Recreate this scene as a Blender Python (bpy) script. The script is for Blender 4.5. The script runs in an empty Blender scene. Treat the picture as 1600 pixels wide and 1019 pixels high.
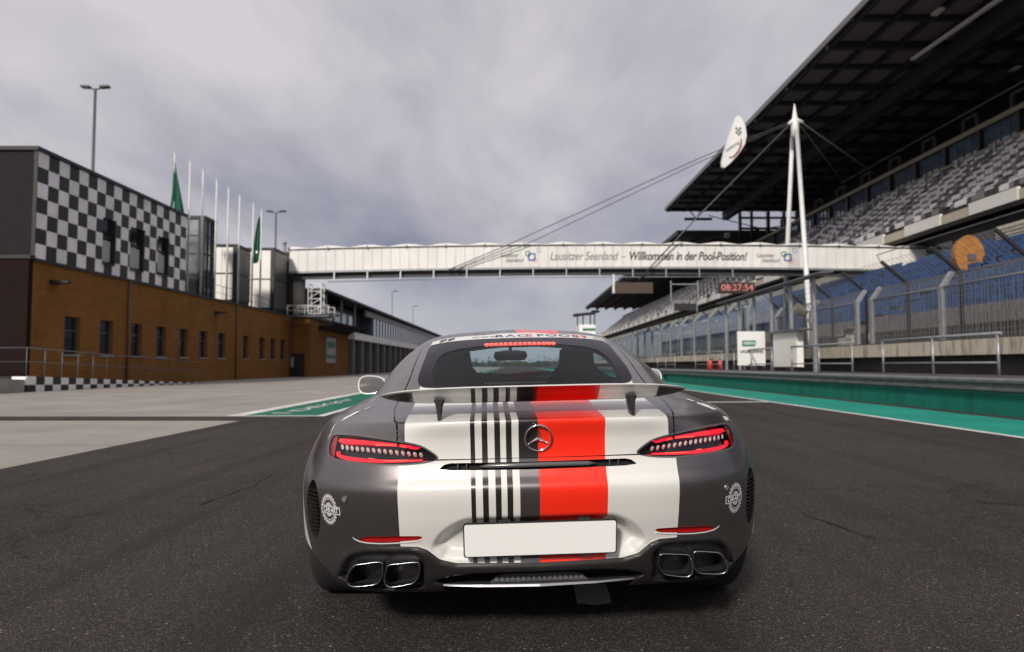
import bpy, math, random
import numpy as np
from mathutils import Vector, Matrix
from mathutils.bvhtree import BVHTree
R = math.radians
random.seed(7)
S = bpy.context.scene
COL = S.collection
# ---------------------------------------------------------------- camera
F = 1110.0
PITCH = math.atan(61.5 / F); YAW = math.atan(5 / F)
EYE = 1.06
cam = bpy.data.cameras.new('camera'); CAM = bpy.data.objects.new('camera', cam); COL.objects.link(CAM)
CAM.location = (0, 0, EYE); CAM.rotation_euler = (math.pi / 2 + PITCH, 0, YAW)
cam.sensor_width = 36; cam.lens = F * 36 / 1600; cam.clip_start = 0.05; cam.clip_end = 5000
cam.dof.use_dof = True; cam.dof.focus_distance = 2.7; cam.dof.aperture_fstop = 3.2
S.camera = CAM
# ---------------------------------------------------------------- world, sun, exposure
SUN_EL, SUN_AZ = R(31), R(198)      # azimuth clockwise from +Y, the sun stands behind the camera to the left
W = bpy.data.worlds.new('World'); S.world = W; W.use_nodes = True
nt = W.node_tree; nt.nodes.clear()
def N(t, **k):
    n = nt.nodes.new(t)
    for a, b in k.items(): setattr(n, a, b)
    return n
def L(a, b): nt.links.new(a, b)
out = N('ShaderNodeOutputWorld'); bg = N('ShaderNodeBackground'); L(bg.outputs[0], out.inputs[0])
sky = N('ShaderNodeTexSky', sky_type='NISHITA', sun_disc=False, sun_elevation=SUN_EL, sun_rotation=SUN_AZ)
sk = N('ShaderNodeVectorMath', operation='SCALE'); L(sky.outputs[0], sk.inputs[0]); sk.inputs['Scale'].default_value = 0.9
tc = N('ShaderNodeTexCoord'); sp = N('ShaderNodeSeparateXYZ'); L(tc.outputs['Generated'], sp.inputs[0])
def M(op, a, b=None, c=None):
    n = N('ShaderNodeMath', operation=op)
    for i, v in enumerate((a, b, c)):
        if v is None: continue
        if isinstance(v, (int, float)): n.inputs[i].default_value = v
        else: L(v, n.inputs[i])
    return n.outputs[0]
zz = M('ADD', M('MAXIMUM', sp.outputs[2], 0.0), 0.22)
ux = M('DIVIDE', sp.outputs[0], zz); uy = M('DIVIDE', sp.outputs[1], zz)
cb = N('ShaderNodeCombineXYZ'); L(ux, cb.inputs[0]); L(M('MULTIPLY', uy, 0.45), cb.inputs[1])
def noise(scale, det, rough, dist=0.0, loc=(0, 0, 0)):
    mp = N('ShaderNodeMapping'); mp.inputs['Location'].default_value = loc; L(cb.outputs[0], mp.inputs[0])
    n = N('ShaderNodeTexNoise'); n.inputs['Scale'].default_value = scale; n.inputs['Detail'].default_value = det
    n.inputs['Roughness'].default_value = rough; n.inputs['Distortion'].default_value = dist
    L(mp.outputs[0], n.inputs['Vector']); return n.outputs[0]
n1 = noise(0.9, 3, 0.5, 0.4, (3.1, 1.7, 0)); n2 = noise(3.2, 6, 0.55, 0.3, (8.1, 0.3, 2))
cl = M('ADD', M('MULTIPLY', n1, 0.66), M('MULTIPLY', n2, 0.34))
# thicker, lighter deck high up and to the left, thin blue-grey gaps low on the right
cl = M('ADD', cl, M('MULTIPLY', M('SUBTRACT', sp.outputs[2], 0.30), 0.42))
cl = M('ADD', M('SUBTRACT', cl, M('MULTIPLY', sp.outputs[0], 0.13)), 0.03)
rp = N('ShaderNodeValToRGB'); L(cl, rp.inputs[0]); e = rp.color_ramp.elements
e[0].position = 0.33; e[0].color = (0.155, 0.17, 0.25, 1)
e[1].position = 0.66; e[1].color = (0.66, 0.625, 0.645, 1)
m_ = e.new(0.50); m_.color = (0.40, 0.385, 0.44, 1)
# pale strip along the horizon
hz = N('ShaderNodeMapRange'); L(sp.outputs[2], hz.inputs[0]); hz.inputs[1].default_value = 0.02; hz.inputs[2].default_value = 0.17
hz.inputs[3].default_value = 0.75; hz.inputs[4].default_value = 0.0; hz.interpolation_type = 'SMOOTHSTEP'
mxh = N('ShaderNodeMix', data_type='RGBA'); L(hz.outputs[0], mxh.inputs[0]); L(rp.outputs[0], mxh.inputs[6]); mxh.inputs[7].default_value = (0.50, 0.50, 0.56, 1)
mx = N('ShaderNodeMix', data_type='RGBA'); mx.inputs[0].default_value = 0.9
s2 = N('ShaderNodeVectorMath', operation='SCALE'); L(sky.outputs[0], s2.inputs[0]); s2.inputs['Scale'].default_value = 0.08
L(s2.outputs[0], mx.inputs[6]); L(mxh.outputs[2], mx.inputs[7]); L(mx.outputs[2], bg.inputs[0]); bg.inputs[1].default_value = 1.0
sun = bpy.data.lights.new('sun', 'SUN'); SUN = bpy.data.objects.new('sun', sun); COL.objects.link(SUN)
sun.energy = 3.3; sun.angle = R(7); sun.color = (1, 0.93, 0.84)
sd = Vector((math.sin(SUN_AZ) * math.cos(SUN_EL), math.cos(SUN_AZ) * math.cos(SUN_EL), math.sin(SUN_EL)))
SUN.rotation_euler = sd.to_track_quat('Z', 'Y').to_euler(); SUN.location = (0, 0, 40)
S.view_settings.view_transform = 'Standard'; S.view_settings.look = 'None'; S.view_settings.exposure = 0.1; S.view_settings.gamma = 1
S.render.engine = 'CYCLES'
S.cycles.max_bounces = 8; S.cycles.transparent_max_bounces = 16
# ---------------------------------------------------------------- helpers
MATS = {}
class NT:
    def __init__(s, m): s.t = m.node_tree; s.b = s.t.nodes['Principled BSDF']
    def n(s, t, ins=None, **k):
        n = s.t.nodes.new(t)
        for a, b in k.items(): setattr(n, a, b)
        for a, b in (ins or {}).items():
            if hasattr(b, 'is_output'): s.t.links.new(b, n.inputs[a])
            else: n.inputs[a].default_value = b
        return n
    def l(s, a, b): s.t.links.new(a, b)
    def math(s, op, a, b=None, c=None):
        n = s.t.nodes.new('ShaderNodeMath'); n.operation = op
        for i, v in enumerate((a, b, c)):
            if v is None: continue
            if hasattr(v, 'is_output'): s.t.links.new(v, n.inputs[i])
            else: n.inputs[i].default_value = v
        return n.outputs[0]
    def mix(s, f, a, b):
        n = s.t.nodes.new('ShaderNodeMix'); n.data_type = 'RGBA'
        for i, v in ((0, f), (6, a), (7, b)):
            if hasattr(v, 'is_output'): s.t.links.new(v, n.inputs[i])
            else: n.inputs[i].default_value = v if i == 0 else (*v[:3], 1)
        return n.outputs[2]
    def obj(s): return s.n('ShaderNodeTexCoord').outputs['Object']
    def noise(s, scale, det=4, vec=None, rough=0.55):
        n = s.n('ShaderNodeTexNoise', {'Scale': scale, 'Detail': det, 'Roughness': rough})
        if vec is None:
            g = s.n('ShaderNodeNewGeometry'); vec = g.outputs['Position']
        s.l(vec, n.inputs['Vector']); return n.outputs[0]
    def bump(s, h, st, dist=0.01):
        b = s.n('ShaderNodeBump', {'Strength': st, 'Distance': dist, 'Height': h}); s.l(b.outputs[0], s.b.inputs['Normal'])
def mat(name, col, rough=0.6, metal=0.0, var=0.0, vscale=3.0, bump=0.0, bscale=60, spec=0.5, emit=None, estr=1.0, coat=0.0):
    if name in MATS: return MATS[name]
    m = bpy.data.materials.new(name); m.use_nodes = True; t = NT(m); b = t.b
    b.inputs['Roughness'].default_value = rough; b.inputs['Metallic'].default_value = metal
    b.inputs['Specular IOR Level'].default_value = spec; b.inputs['Coat Weight'].default_value = coat
    if var:
        f = t.noise(vscale, 5)
        c = t.mix(t.n('ShaderNodeMapRange', {0: f, 1: 0.3, 2: 0.7}).outputs[0], [c * (1 - var) for c in col], [min(1, c * (1 + var)) for c in col])
        t.l(c, b.inputs['Base Color'])
    else: b.inputs['Base Color'].default_value = (*col, 1)
    if bump: t.bump(t.noise(bscale, 3), bump)
    if emit: b.inputs['Emission Color'].default_value = (*emit, 1); b.inputs['Emission Strength'].default_value = estr
    MATS[name] = m; return m
def glassmat(name, tint=(0.5, 0.55, 0.55), f0=0.08, rough=0.02, gcol=(1, 1, 1), fmax=0.8):
    m = bpy.data.materials.new(name); m.use_nodes = True; t = m.node_tree; t.nodes.clear()
    o = t.nodes.new('ShaderNodeOutputMaterial'); a = t.nodes.new('ShaderNodeBsdfTransparent'); g = t.nodes.new('ShaderNodeBsdfGlossy')
    a.inputs[0].default_value = (*tint, 1); g.inputs[0].default_value = (*gcol, 1); g.inputs['Roughness'].default_value = rough
    lw = t.nodes.new('ShaderNodeLayerWeight'); lw.inputs[0].default_value = 0.25
    mr = t.nodes.new('ShaderNodeMapRange'); mr.inputs[3].default_value = f0; mr.inputs[4].default_value = fmax
    t.links.new(lw.outputs['Fresnel'], mr.inputs[0]); mx = t.nodes.new('ShaderNodeMixShader')
    t.links.new(mr.outputs[0], mx.inputs[0]); t.links.new(a.outputs[0], mx.inputs[1]); t.links.new(g.outputs[0], mx.inputs[2]); t.links.new(mx.outputs[0], o.inputs[0])
    MATS[name] = m; return m
def tag(o, label=None, cat=None, group=None, kind=None):
    if label: o['label'] = label
    if cat: o['category'] = cat
    if group: o['group'] = group
    if kind: o['kind'] = kind
    return o
def empty(name, loc, label, cat, group=None, rz=0, parent=None):
    o = bpy.data.objects.new(name, None); COL.objects.link(o); o.location = loc; o.rotation_euler = (0, 0, rz); o.empty_display_size = 0.2
    o.parent = parent
    return tag(o, label, cat, group)
def link(name, me, mt, parent=None):
    o = bpy.data.objects.new(name, me); COL.objects.link(o)
    if mt is not None and not me.materials:
        for x in (mt if isinstance(mt, (list, tuple)) else [mt]): me.materials.append(x)
    if parent is not None: o.parent = parent
    return o
class MB:
    def __init__(s): s.v = []; s.f = []; s.m = []; s.mi = 0; s.sm = []
    def add(s, vs, fs, smooth=False):
        k = len(s.v); s.v += [tuple(v) for v in vs]
        for f in fs: s.f.append(tuple(i + k for i in f)); s.m.append(s.mi); s.sm.append(smooth)
        return s
    def box(s, x0, x1, y0, y1, z0, z1):
        return s.add([(x0, y0, z0), (x1, y0, z0), (x1, y1, z0), (x0, y1, z0), (x0, y0, z1), (x1, y0, z1), (x1, y1, z1), (x0, y1, z1)],
                     [(0, 3, 2, 1), (4, 5, 6, 7), (0, 1, 5, 4), (1, 2, 6, 5), (2, 3, 7, 6), (3, 0, 4, 7)])
    def beam(s, p, q, w=0.1, h=None, up=(0, 0, 1)):
        h = h or w; p, q = Vector(p), Vector(q); d = (q - p).normalized(); up = Vector(up)
        if abs(d.dot(up)) > 0.98: up = Vector((0, 1, 0))
        a = d.cross(up).normalized(); b = a.cross(d).normalized(); vs = []
        for e in (p, q):
            for i, j in ((-1, -1), (1, -1), (1, 1), (-1, 1)): vs.append(e + a * (i * w / 2) + b * (j * h / 2))
        return s.add(vs, [(0, 1, 2, 3), (7, 6, 5, 4), (0, 4, 5, 1), (1, 5, 6, 2), (2, 6, 7, 3), (3, 7, 4, 0)])
    def tube(s, pts, r, n=8, caps=True):
        pts = [Vector(p) for p in pts]; rs = r if isinstance(r, (list, tuple)) else [r] * len(pts); vs = []; fs = []
        d0 = (pts[1] - pts[0]).normalized(); up = Vector((0, 0, 1)) if abs(d0.z) < 0.9 else Vector((0, 1, 0))
        a = d0.cross(up).normalized()
        for i, p in enumerate(pts):
            d = ((pts[min(i + 1, len(pts) - 1)] - pts[max(i - 1, 0)])).normalized()
            a = (a - d * a.dot(d)).normalized(); b = d.cross(a)
            for k in range(n):
                t = 2 * math.pi * k / n; vs.append(p + (a * math.cos(t) + b * math.sin(t)) * rs[i])
        for i in range(len(pts) - 1):
            for k in range(n): fs.append((i * n + k, i * n + (k + 1) % n, (i + 1) * n + (k + 1) % n, (i + 1) * n + k))
        s.add(vs, fs, True)
        if caps:
            k0 = len(s.v) - len(vs); 
            s.f.append(tuple(k0 + k for k in reversed(range(n)))); s.m.append(s.mi); s.sm.append(False)
            s.f.append(tuple(k0 + (len(pts) - 1) * n + k for k in range(n))); s.m.append(s.mi); s.sm.append(False)
        return s
    def prism(s, poly, fn0, fn1):      # a closed outline carried by fn0 and fn1 to its two faces
        n = len(poly); vs = [fn0(*p) for p in poly] + [fn1(*p) for p in poly]
        return s.add(vs, [tuple(reversed(range(n))), tuple(range(n, 2 * n))] + [(i, (i + 1) % n, n + (i + 1) % n, n + i) for i in range(n)])
    def build(s, name, mt, parent=None, label=None):
        me = bpy.data.meshes.new(name); me.from_pydata(s.v, [], s.f)
        for x in (mt if isinstance(mt, (list, tuple)) else [mt]): me.materials.append(x)
        me.polygons.foreach_set('material_index', s.m); me.polygons.foreach_set('use_smooth', s.sm)
        import bmesh
        b = bmesh.new(); b.from_mesh(me); bmesh.ops.recalc_face_normals(b, faces=b.faces); b.to_mesh(me); b.free()
        me.update()
        o = link(name, me, None, parent)
        if label: o['label'] = label
        return o
def text_geo(txt, size, shear=0.0, bold=0.0, align='CENTER', space=1.0):
    cu = bpy.data.curves.new('t', 'FONT'); cu.body = txt; cu.size = size; cu.shear = shear; cu.offset = bold; cu.align_x = align; cu.align_y = 'CENTER'
    cu.space_character = space; cu.resolution_u = 3
    o = bpy.data.objects.new('t', cu); me = bpy.data.meshes.new_from_object(o)
    vs = [tuple(v.co) for v in me.vertices]; fs = [tuple(p.vertices) for p in me.polygons]
    bpy.data.objects.remove(o); bpy.data.curves.remove(cu); bpy.data.meshes.remove(me)
    return vs, fs
def text_on(mb, txt, size, fn, **k):   # fn maps the text plane (u right, v up) to space
    vs, fs = text_geo(txt, size, **k); mb.add([fn(v[0], v[1]) for v in vs], fs)
# ================================================================ THE SETTING
TZ = .05
def P(px, py, Y):     # a point of the photo carried to its real distance Y along the track
    return ((px - 805) * Y / F, Y, EYE - (py - 571) * Y / F)
def sheet(name, pts, z, mt):       # the track surface lies 5 cm up
    z += TZ; pts = [(x * .953, y * .953) for x, y in pts]
    me = bpy.data.meshes.new(name); me.from_pydata([(x, y, z) for x, y in pts], [], [tuple(range(len(pts)))]); me.update()
    if me.polygons[0].normal.z < 0: me.flip_normals()
    o = link(name, me, mt); o['kind'] = 'structure'; return o
def asphalt():
    m = bpy.data.materials.new('asphalt'); m.use_nodes = True; t = NT(m)
    g = t.n('ShaderNodeNewGeometry').outputs['Position']
    big = t.noise(0.35, 4, g); mid = t.noise(9, 4, g); fine = t.n('ShaderNodeTexVoronoi', {'Scale': 185.0}); t.l(g, fine.inputs['Vector'])
    f2 = t.n('ShaderNodeTexVoronoi', {'Scale': 60.0}); t.l(g, f2.inputs['Vector'])
    base = t.mix(t.n('ShaderNodeMapRange', {0: big, 1: .3, 2: .7}).outputs[0], (.027, .0222, .0205), (.056, .0470, .0430))
    base = t.mix(t.math('MULTIPLY', t.n('ShaderNodeMapRange', {0: mid, 1: .4, 2: .7}).outputs[0], .5), base, (.054, .047, .044))
    sp1 = t.n('ShaderNodeSeparateColor'); t.l(fine.outputs['Color'], sp1.inputs[0])
    light = t.math('MULTIPLY', t.math('GREATER_THAN', sp1.outputs[0], .87), t.math('LESS_THAN', fine.outputs['Distance'], .55))
    dark = t.math('MULTIPLY', t.math('LESS_THAN', sp1.outputs[1], .35), .6)
    base = t.mix(dark, base, (.016, .014, .014)); base = t.mix(light, base, (.15, .135, .122))
    sp2 = t.n('ShaderNodeSeparateColor'); t.l(f2.outputs['Color'], sp2.inputs[0])
    l2 = t.math('MULTIPLY', t.math('GREATER_THAN', sp2.outputs[0], .98), t.math('LESS_THAN', f2.outputs['Distance'], .30)); base = t.mix(l2, base, (.26, .23, .20))
    # old rubber smears along the track
    mp = t.n('ShaderNodeMapping', {'Vector': g}); mp.inputs['Scale'].default_value = (2.2, .07, 1); sm = t.noise(1.0, 4, mp.outputs[0])
    base = t.mix(t.math('MULTIPLY', t.n('ShaderNodeMapRange', {0: sm, 1: .5, 2: .68}).outputs[0], .55), base, (.022, .020, .020))
    # fine wandering cracks
    wv = t.n('ShaderNodeTexVoronoi', {'Scale': 0.42}, feature='DISTANCE_TO_EDGE')
    nz = t.n('ShaderNodeTexNoise', {'Scale': 1.7, 'Detail': 5.0}); t.l(g, nz.inputs['Vector']); va = t.n('ShaderNodeVectorMath', operation='SCALE'); t.l(nz.outputs['Color'], va.inputs[0]); va.inputs['Scale'].default_value = 1.3
    vb = t.n('ShaderNodeVectorMath', operation='ADD'); t.l(g, vb.inputs[0]); t.l(va.outputs[0], vb.inputs[1]); t.l(vb.outputs[0], wv.inputs['Vector'])
    ck = t.math('MULTIPLY', t.math('LESS_THAN', wv.outputs['Distance'], .0042), t.math('GREATER_THAN', t.noise(.5, 2, g), .50)); base = t.mix(t.math('MULTIPLY', ck, .75), base, (.010, .009, .009))
    t.l(base, t.b.inputs['Base Color']); t.b.inputs['Roughness'].default_value = .85; t.b.inputs['Specular IOR Level'].default_value = .16
    t.bump(t.math('ADD', fine.outputs['Distance'], t.math('MULTIPLY', f2.outputs['Distance'], .8)), .75, .004)
    return m
def concrete(name, col, sc=1.0, joint=None):
    m = bpy.data.materials.new(name); m.use_nodes = True; t = NT(m); g = t.n('ShaderNodeNewGeometry').outputs['Position']
    c = t.mix(t.n('ShaderNodeMapRange', {0: t.noise(.5 * sc, 6, g), 1: .3, 2: .7}).outputs[0], [v * .80 for v in col], [v * 1.15 for v in col])
    c = t.mix(t.math('MULTIPLY', t.n('ShaderNodeMapRange', {0: t.noise(7 * sc, 5, g, .7), 1: .52, 2: .72}).outputs[0], .45), c, [v * .55 for v in col])
    if joint:
        s = t.n('ShaderNodeSeparateXYZ'); t.l(g, s.inputs[0])
        jx = t.math('LESS_THAN', t.math('ABSOLUTE', t.math('SUBTRACT', t.math('FRACT', t.math('DIVIDE', s.outputs[0], joint)), .5)), .004)
        jy = t.math('LESS_THAN', t.math('ABSOLUTE', t.math('SUBTRACT', t.math('FRACT', t.math('DIVIDE', s.outputs[1], joint)), .5)), .004)
        c = t.mix(t.math('MAXIMUM', jx, jy), c, [v * .45 for v in col])
    t.l(c, t.b.inputs['Base Color']); t.b.inputs['Roughness'].default_value = .85; t.bump(t.noise(60, 3, g), .25, .004); return m
def wornpaint(name, col, under, wear=.56):
    m = bpy.data.materials.new(name); m.use_nodes = True; t = NT(m); g = t.n('ShaderNodeNewGeometry').outputs['Position']
    w = t.n('ShaderNodeMapRange', {0: t.math('ADD', t.math('MULTIPLY', t.noise(11, 6, g, .7), .6), t.math('MULTIPLY', t.noise(1.2, 3, g), .4)), 1: wear, 2: wear + .05}).outputs[0]
    c = t.mix(t.n('ShaderNodeMapRange', {0: t.noise(.8, 5, g), 1: .3, 2: .7}).outputs[0], [v * .8 for v in col], [min(1, v * 1.12) for v in col])
    t.l(t.mix(w, c, under), t.b.inputs['Base Color']); t.b.inputs['Roughness'].default_value = .75; t.b.inputs['Specular IOR Level'].default_value = .2; return m
ASPH = asphalt()
CONC = concrete('apron_concrete', (.285, .262, .238), 1.0, 6.0)
WP = wornpaint('white_marking', (.66, .65, .63), (.16, .15, .15), .60)
GP = wornpaint('green_marking', (.006, .135, .080), (.03, .06, .05), .66)
GPR = wornpaint('green_runoff', (.012, .245, .185), (.05, .12, .10), .70)
sheet('asphalt_track', [(-1500, -60), (1500, -60), (1500, 3000), (-1500, 3000)], 0, ASPH)
sheet('concrete_apron', [(-80, 14.75), (-5.75, 14.75), (-5.75, 420), (-80, 420)], .004, CONC)
sheet('concrete_pavement', [(-30, -30), (-5.25, -30), (-5.25, 13.6), (-30, 13.6)], .004, CONC)
o = MB().box(-30, -4.0, 13.75, 13.87, -.02, .07).build('drain_kerb', mat('kerb_dark', (.045, .04, .04), .8, var=.3)); o['kind'] = 'structure'
sheet('painted_strip', [(-5.72, 14.9), (-4.02, 14.9), (-4.45, 40), (-4.45, 200), (-5.95, 200), (-5.95, 40)], .008, GP)
sheet('white_line', [(-6.0, 14.75), (-5.66, 14.75), (-5.85, 40), (-5.85, 200), (-6.05, 200), (-6.07, 40)], .012, WP)
sheet('white_line', [(-4.12, 14.75), (-3.95, 14.75), (-4.36, 40), (-4.36, 200), (-4.52, 200), (-4.5, 40)], .012, WP)
sheet('white_line', [(-5.66, 14.75), (-4.12, 14.75), (-4.12, 14.92), (-5.66, 14.92)], .012, WP)
sheet('white_line', [(7.34, -20), (7.48, -20), (7.48, 300), (7.34, 300)], .008, WP)
sheet('green_runoff', [(7.50, -20), (9.76, -20), (9.76, 300), (7.50, 300)], .004, GPR)
sheet('white_line', [(3.6, 20.0), (7.34, 20.6), (7.34, 20.9), (3.6, 20.3)], .008, WP)
sheet('white_line', [(-10.8, 25.5), (-8.2, 29), (-8.05, 28.9), (-10.65, 25.4)], .008, WP)
sheet('white_line', [(-8.2, 33.5), (-6.6, 38), (-6.45, 37.9), (-8.05, 33.4)], .008, WP)
o = sheet('white_line', [(.275, 3.22), (.35, 3.20), (.43, 3.23), (.44, 3.50), (.28, 3.50)], .004, wornpaint('worn_patch', (.50, .45, .40), (.10, .09, .08), .62))
TAR = mat('tar', (.009, .008, .008), .8, spec=.1)
cr_ = random.Random(11)
def crack(pts, w, seed, step=.09):
    r = random.Random(seed); P_ = []
    for (ax, ay), (bx_, by_) in zip(pts[:-1], pts[1:]):
        n = max(2, int(math.hypot(bx_ - ax, by_ - ay) / step)); nx, ny = -(by_ - ay), bx_ - ax; l = math.hypot(nx, ny); o = 0
        for k in range(n): o = o * .7 + r.uniform(-.02, .02); f = k / n; P_.append((ax + (bx_ - ax) * f + nx / l * o, ay + (by_ - ay) * f + ny / l * o))
    P_.append(pts[-1]); mb = MB(); n = len(P_); V_ = []
    for k, p in enumerate(P_):
        q = P_[min(k + 1, n - 1)]; p_ = P_[max(k - 1, 0)]; dx, dy = q[0] - p_[0], q[1] - p_[1]; l = math.hypot(dx, dy); h = w * r.uniform(.25, 1) * (0.15 if k in (0, n - 1) else 1) / 2
        V_ += [(p[0] - dy / l * h, p[1] + dx / l * h, TZ + .004), (p[0] + dy / l * h, p[1] - dx / l * h, TZ + .004)]
    mb.add(V_, [(2 * k, 2 * k + 1, 2 * k + 3, 2 * k + 2) for k in range(n - 1)]); o = mb.build('asphalt_crack', TAR); o['kind'] = 'structure'
TAR = mat('tar', (.010, .009, .009), .85, spec=.1)
crack([(-2.28, 5.15), (-2.20, 5.9), (-2.26, 6.7)], .016, 1)
crack([(1.93, 5.1), (2.00, 4.6), (2.10, 4.1)], .012, 2); crack([(1.25, 6.6), (1.9, 6.2), (2.5, 6.25), (3.6, 5.7)], .008, 3)
crack([(3.40, 5.35), (3.75, 5.2)], .03, 4, .05); crack([(-3.6, 8.6), (-3.1, 7.9), (-3.3, 7.0)], .010, 5); crack([(3.2, 10.5), (4.4, 9.3), (4.6, 8.1)], .012, 6)
# lettering painted on the green strip
mb = MB(); fw = lambda u, v: (-4.98 - v * .34, 17.6 + u * 1.25, .0125)
text_on(mb, 'DEKRA', 1.5, lambda u, v: (-4.85 + v * .30, 18.2 + u * 1.15, .0625), bold=.0); mb.box(-5.1, -4.7, 14.9, 15.05, .0622, .0626)
o = mb.build('painted_letters', WP); o['kind'] = 'structure'
# ---------------------------------------------------------------- materials of the buildings
def brick(name, col, mort=(.12, .09, .07)):
    m = bpy.data.materials.new(name); m.use_nodes = True; t = NT(m); g = t.n('ShaderNodeNewGeometry').outputs['Position']; s = t.n('ShaderNodeSeparateXYZ'); t.l(g, s.inputs[0])
    cb_ = t.n('ShaderNodeCombineXYZ'); t.l(t.math('ADD', s.outputs[0], s.outputs[1]), cb_.inputs[0]); t.l(s.outputs[2], cb_.inputs[1])
    b = t.n('ShaderNodeTexBrick', {'Scale': 1.0, 'Mortar Size': .012, 'Brick Width': .50, 'Row Height': .14, 'Color1': (*col, 1), 'Color2': (*[v * .78 for v in col], 1), 'Mortar': (*mort, 1)}); t.l(cb_.outputs[0], b.inputs['Vector'])
    c = t.mix(t.math('MULTIPLY', t.n('ShaderNodeMapRange', {0: t.noise(.35, 5, g), 1: .35, 2: .75}).outputs[0], .35), b.outputs[0], [v * .55 for v in col])
    mp = t.n('ShaderNodeMapping', {'Vector': g}); mp.inputs['Scale'].default_value = (1, 1.1, .16); c = t.mix(t.math('MULTIPLY', t.n('ShaderNodeMapRange', {0: t.noise(1.0, 6, mp.outputs[0], .7), 1: .52, 2: .74}).outputs[0], .6), c, [v * .45 for v in col])
    t.l(c, t.b.inputs['Base Color']); t.b.inputs['Roughness'].default_value = .85; t.b.inputs['Specular IOR Level'].default_value = .15; return m
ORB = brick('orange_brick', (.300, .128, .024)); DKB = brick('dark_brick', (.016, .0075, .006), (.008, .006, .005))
PW = mat('panel_white', (.86, .84, .85), .5, var=.14, vscale=.9); PB = mat('panel_black', (.016, .014, .014), .5)
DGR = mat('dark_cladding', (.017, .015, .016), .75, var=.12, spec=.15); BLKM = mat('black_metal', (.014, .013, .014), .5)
GALV = mat('galvanised', (.30, .31, .32), .45, .55, var=.18, vscale=6); GALD = mat('dull_steel', (.12, .12, .13), .5, .4)
WPNT = mat('white_coat', (.68, .68, .67), .45, var=.06, vscale=.8); POLE = mat('pole_white', (.60, .60, .59), .35)
WGL = mat('dark_window', (.012, .013, .015), .08, coat=.4); BGL = mat('blue_glazing', (.09, .13, .17), .06, .25, var=.5, vscale=.8, coat=.6)
PGL = mat('pale_glazing', (.30, .34, .34), .08, .4, var=.6, vscale=.7)
def grimy(name, col, dirt, amt=.5, sc=1.0, lo=.50, rough=.5, spec=.4):
    m = bpy.data.materials.new(name); m.use_nodes = True; t = NT(m); g = t.n('ShaderNodeNewGeometry').outputs['Position']
    mp = t.n('ShaderNodeMapping', {'Vector': g}); mp.inputs['Scale'].default_value = (1.6 * sc, 1.6 * sc, .22 * sc)
    s = t.n('ShaderNodeMapRange', {0: t.noise(1.0, 6, mp.outputs[0], .68), 1: lo, 2: lo + .22}).outputs[0]
    b = t.n('ShaderNodeMapRange', {0: t.noise(.35 * sc, 4, g), 1: .3, 2: .7}).outputs[0]
    c = t.mix(b, [v * .90 for v in col], [min(1, v * 1.06) for v in col]); t.l(t.mix(t.math('MULTIPLY', s, amt), c, dirt), t.b.inputs['Base Color'])
    t.b.inputs['Roughness'].default_value = rough; t.b.inputs['Specular IOR Level'].default_value = spec; return m
BRP = grimy('bridge_panel', (.70, .69, .67), (.42, .39, .34), .30)
CLAD = mat('pale_cladding', (.74, .72, .68), .5, var=.05, vscale=.5)
CNC = concrete('wall_concrete', (.36, .335, .30), 2.0); DCN = concrete('dark_concrete', (.06, .055, .052), 2.0)
FLG = mat('flag_green', (.004, .085, .045), .8, var=.25, vscale=4); LAMPW = mat('lamp_lens_w', (.5, .5, .48), .3)
# ---------------------------------------------------------------- checkered building on the left
BX, Y0, Y1, Y2 = -19.55, 28.55, 41.7, 62.0; ZT, ZO = 9.95, 5.40
bld = empty('pit_building', (BX, Y0, 0), 'long orange brick pit building with a black and white checkered upper storey', 'building')
def loc(o, b): o.matrix_parent_inverse = Matrix.Translation(b.location).inverted(); return o
def bpart(mb, name, mt, b, label=None): return loc(mb.build(name, mt, b, label), b)
WIN = []   # window rectangles on the track side: y0,y1,z0,z1
for px0, px1 in ((98, 123), (154, 175), (203, 220), (243, 258), (279, 292), (310, 323), (339, 351), (379, 388), (405, 413), (422, 430), (438, 446)):
    ya, yb = -BX * F / (805 - px0), -BX * F / (805 - px1); WIN.append((ya, yb, 1.55, 3.20))
mb = MB()
ys = [Y0] + [v for w in WIN for v in w[:2]] + [Y2]
T = .3
for i in range(0, len(ys), 2): mb.box(BX - T, BX, ys[i], ys[i + 1], 0, ZO)
for ya, yb, za, zb_ in WIN: mb.box(BX - T, BX, ya, yb, 0, za); mb.box(BX - T, BX, ya, yb, zb_, ZO)
bpart(mb, 'wall', ORB, bld, 'orange brick ground floor wall')
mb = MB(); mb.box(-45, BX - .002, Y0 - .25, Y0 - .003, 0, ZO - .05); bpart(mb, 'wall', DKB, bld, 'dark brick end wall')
for i, (ya, yb, za, zb_) in enumerate(WIN):
    mb = MB(); mb.box(BX - .24, BX - .20, ya, yb, za, zb_); w = bpart(mb, 'window', WGL, bld)
    mb = MB(); mb.box(BX - .20, BX - .16, ya, ya + .06, za, zb_); mb.box(BX - .20, BX - .16, yb - .06, yb, za, zb_); mb.box(BX - .20, BX - .16, ya + .06, yb - .06, za + (zb_ - za) * .62, za + (zb_ - za) * .62 + .05); mb.build('frame', GALD, w).matrix_parent_inverse = Matrix.Translation(bld.location).inverted() if False else Matrix()
    mb = MB(); mb.box(BX - .19, BX + .06, ya - .05, yb + .05, za - .09, za - .002); s_ = mb.build('sill', GALV, w)
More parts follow.
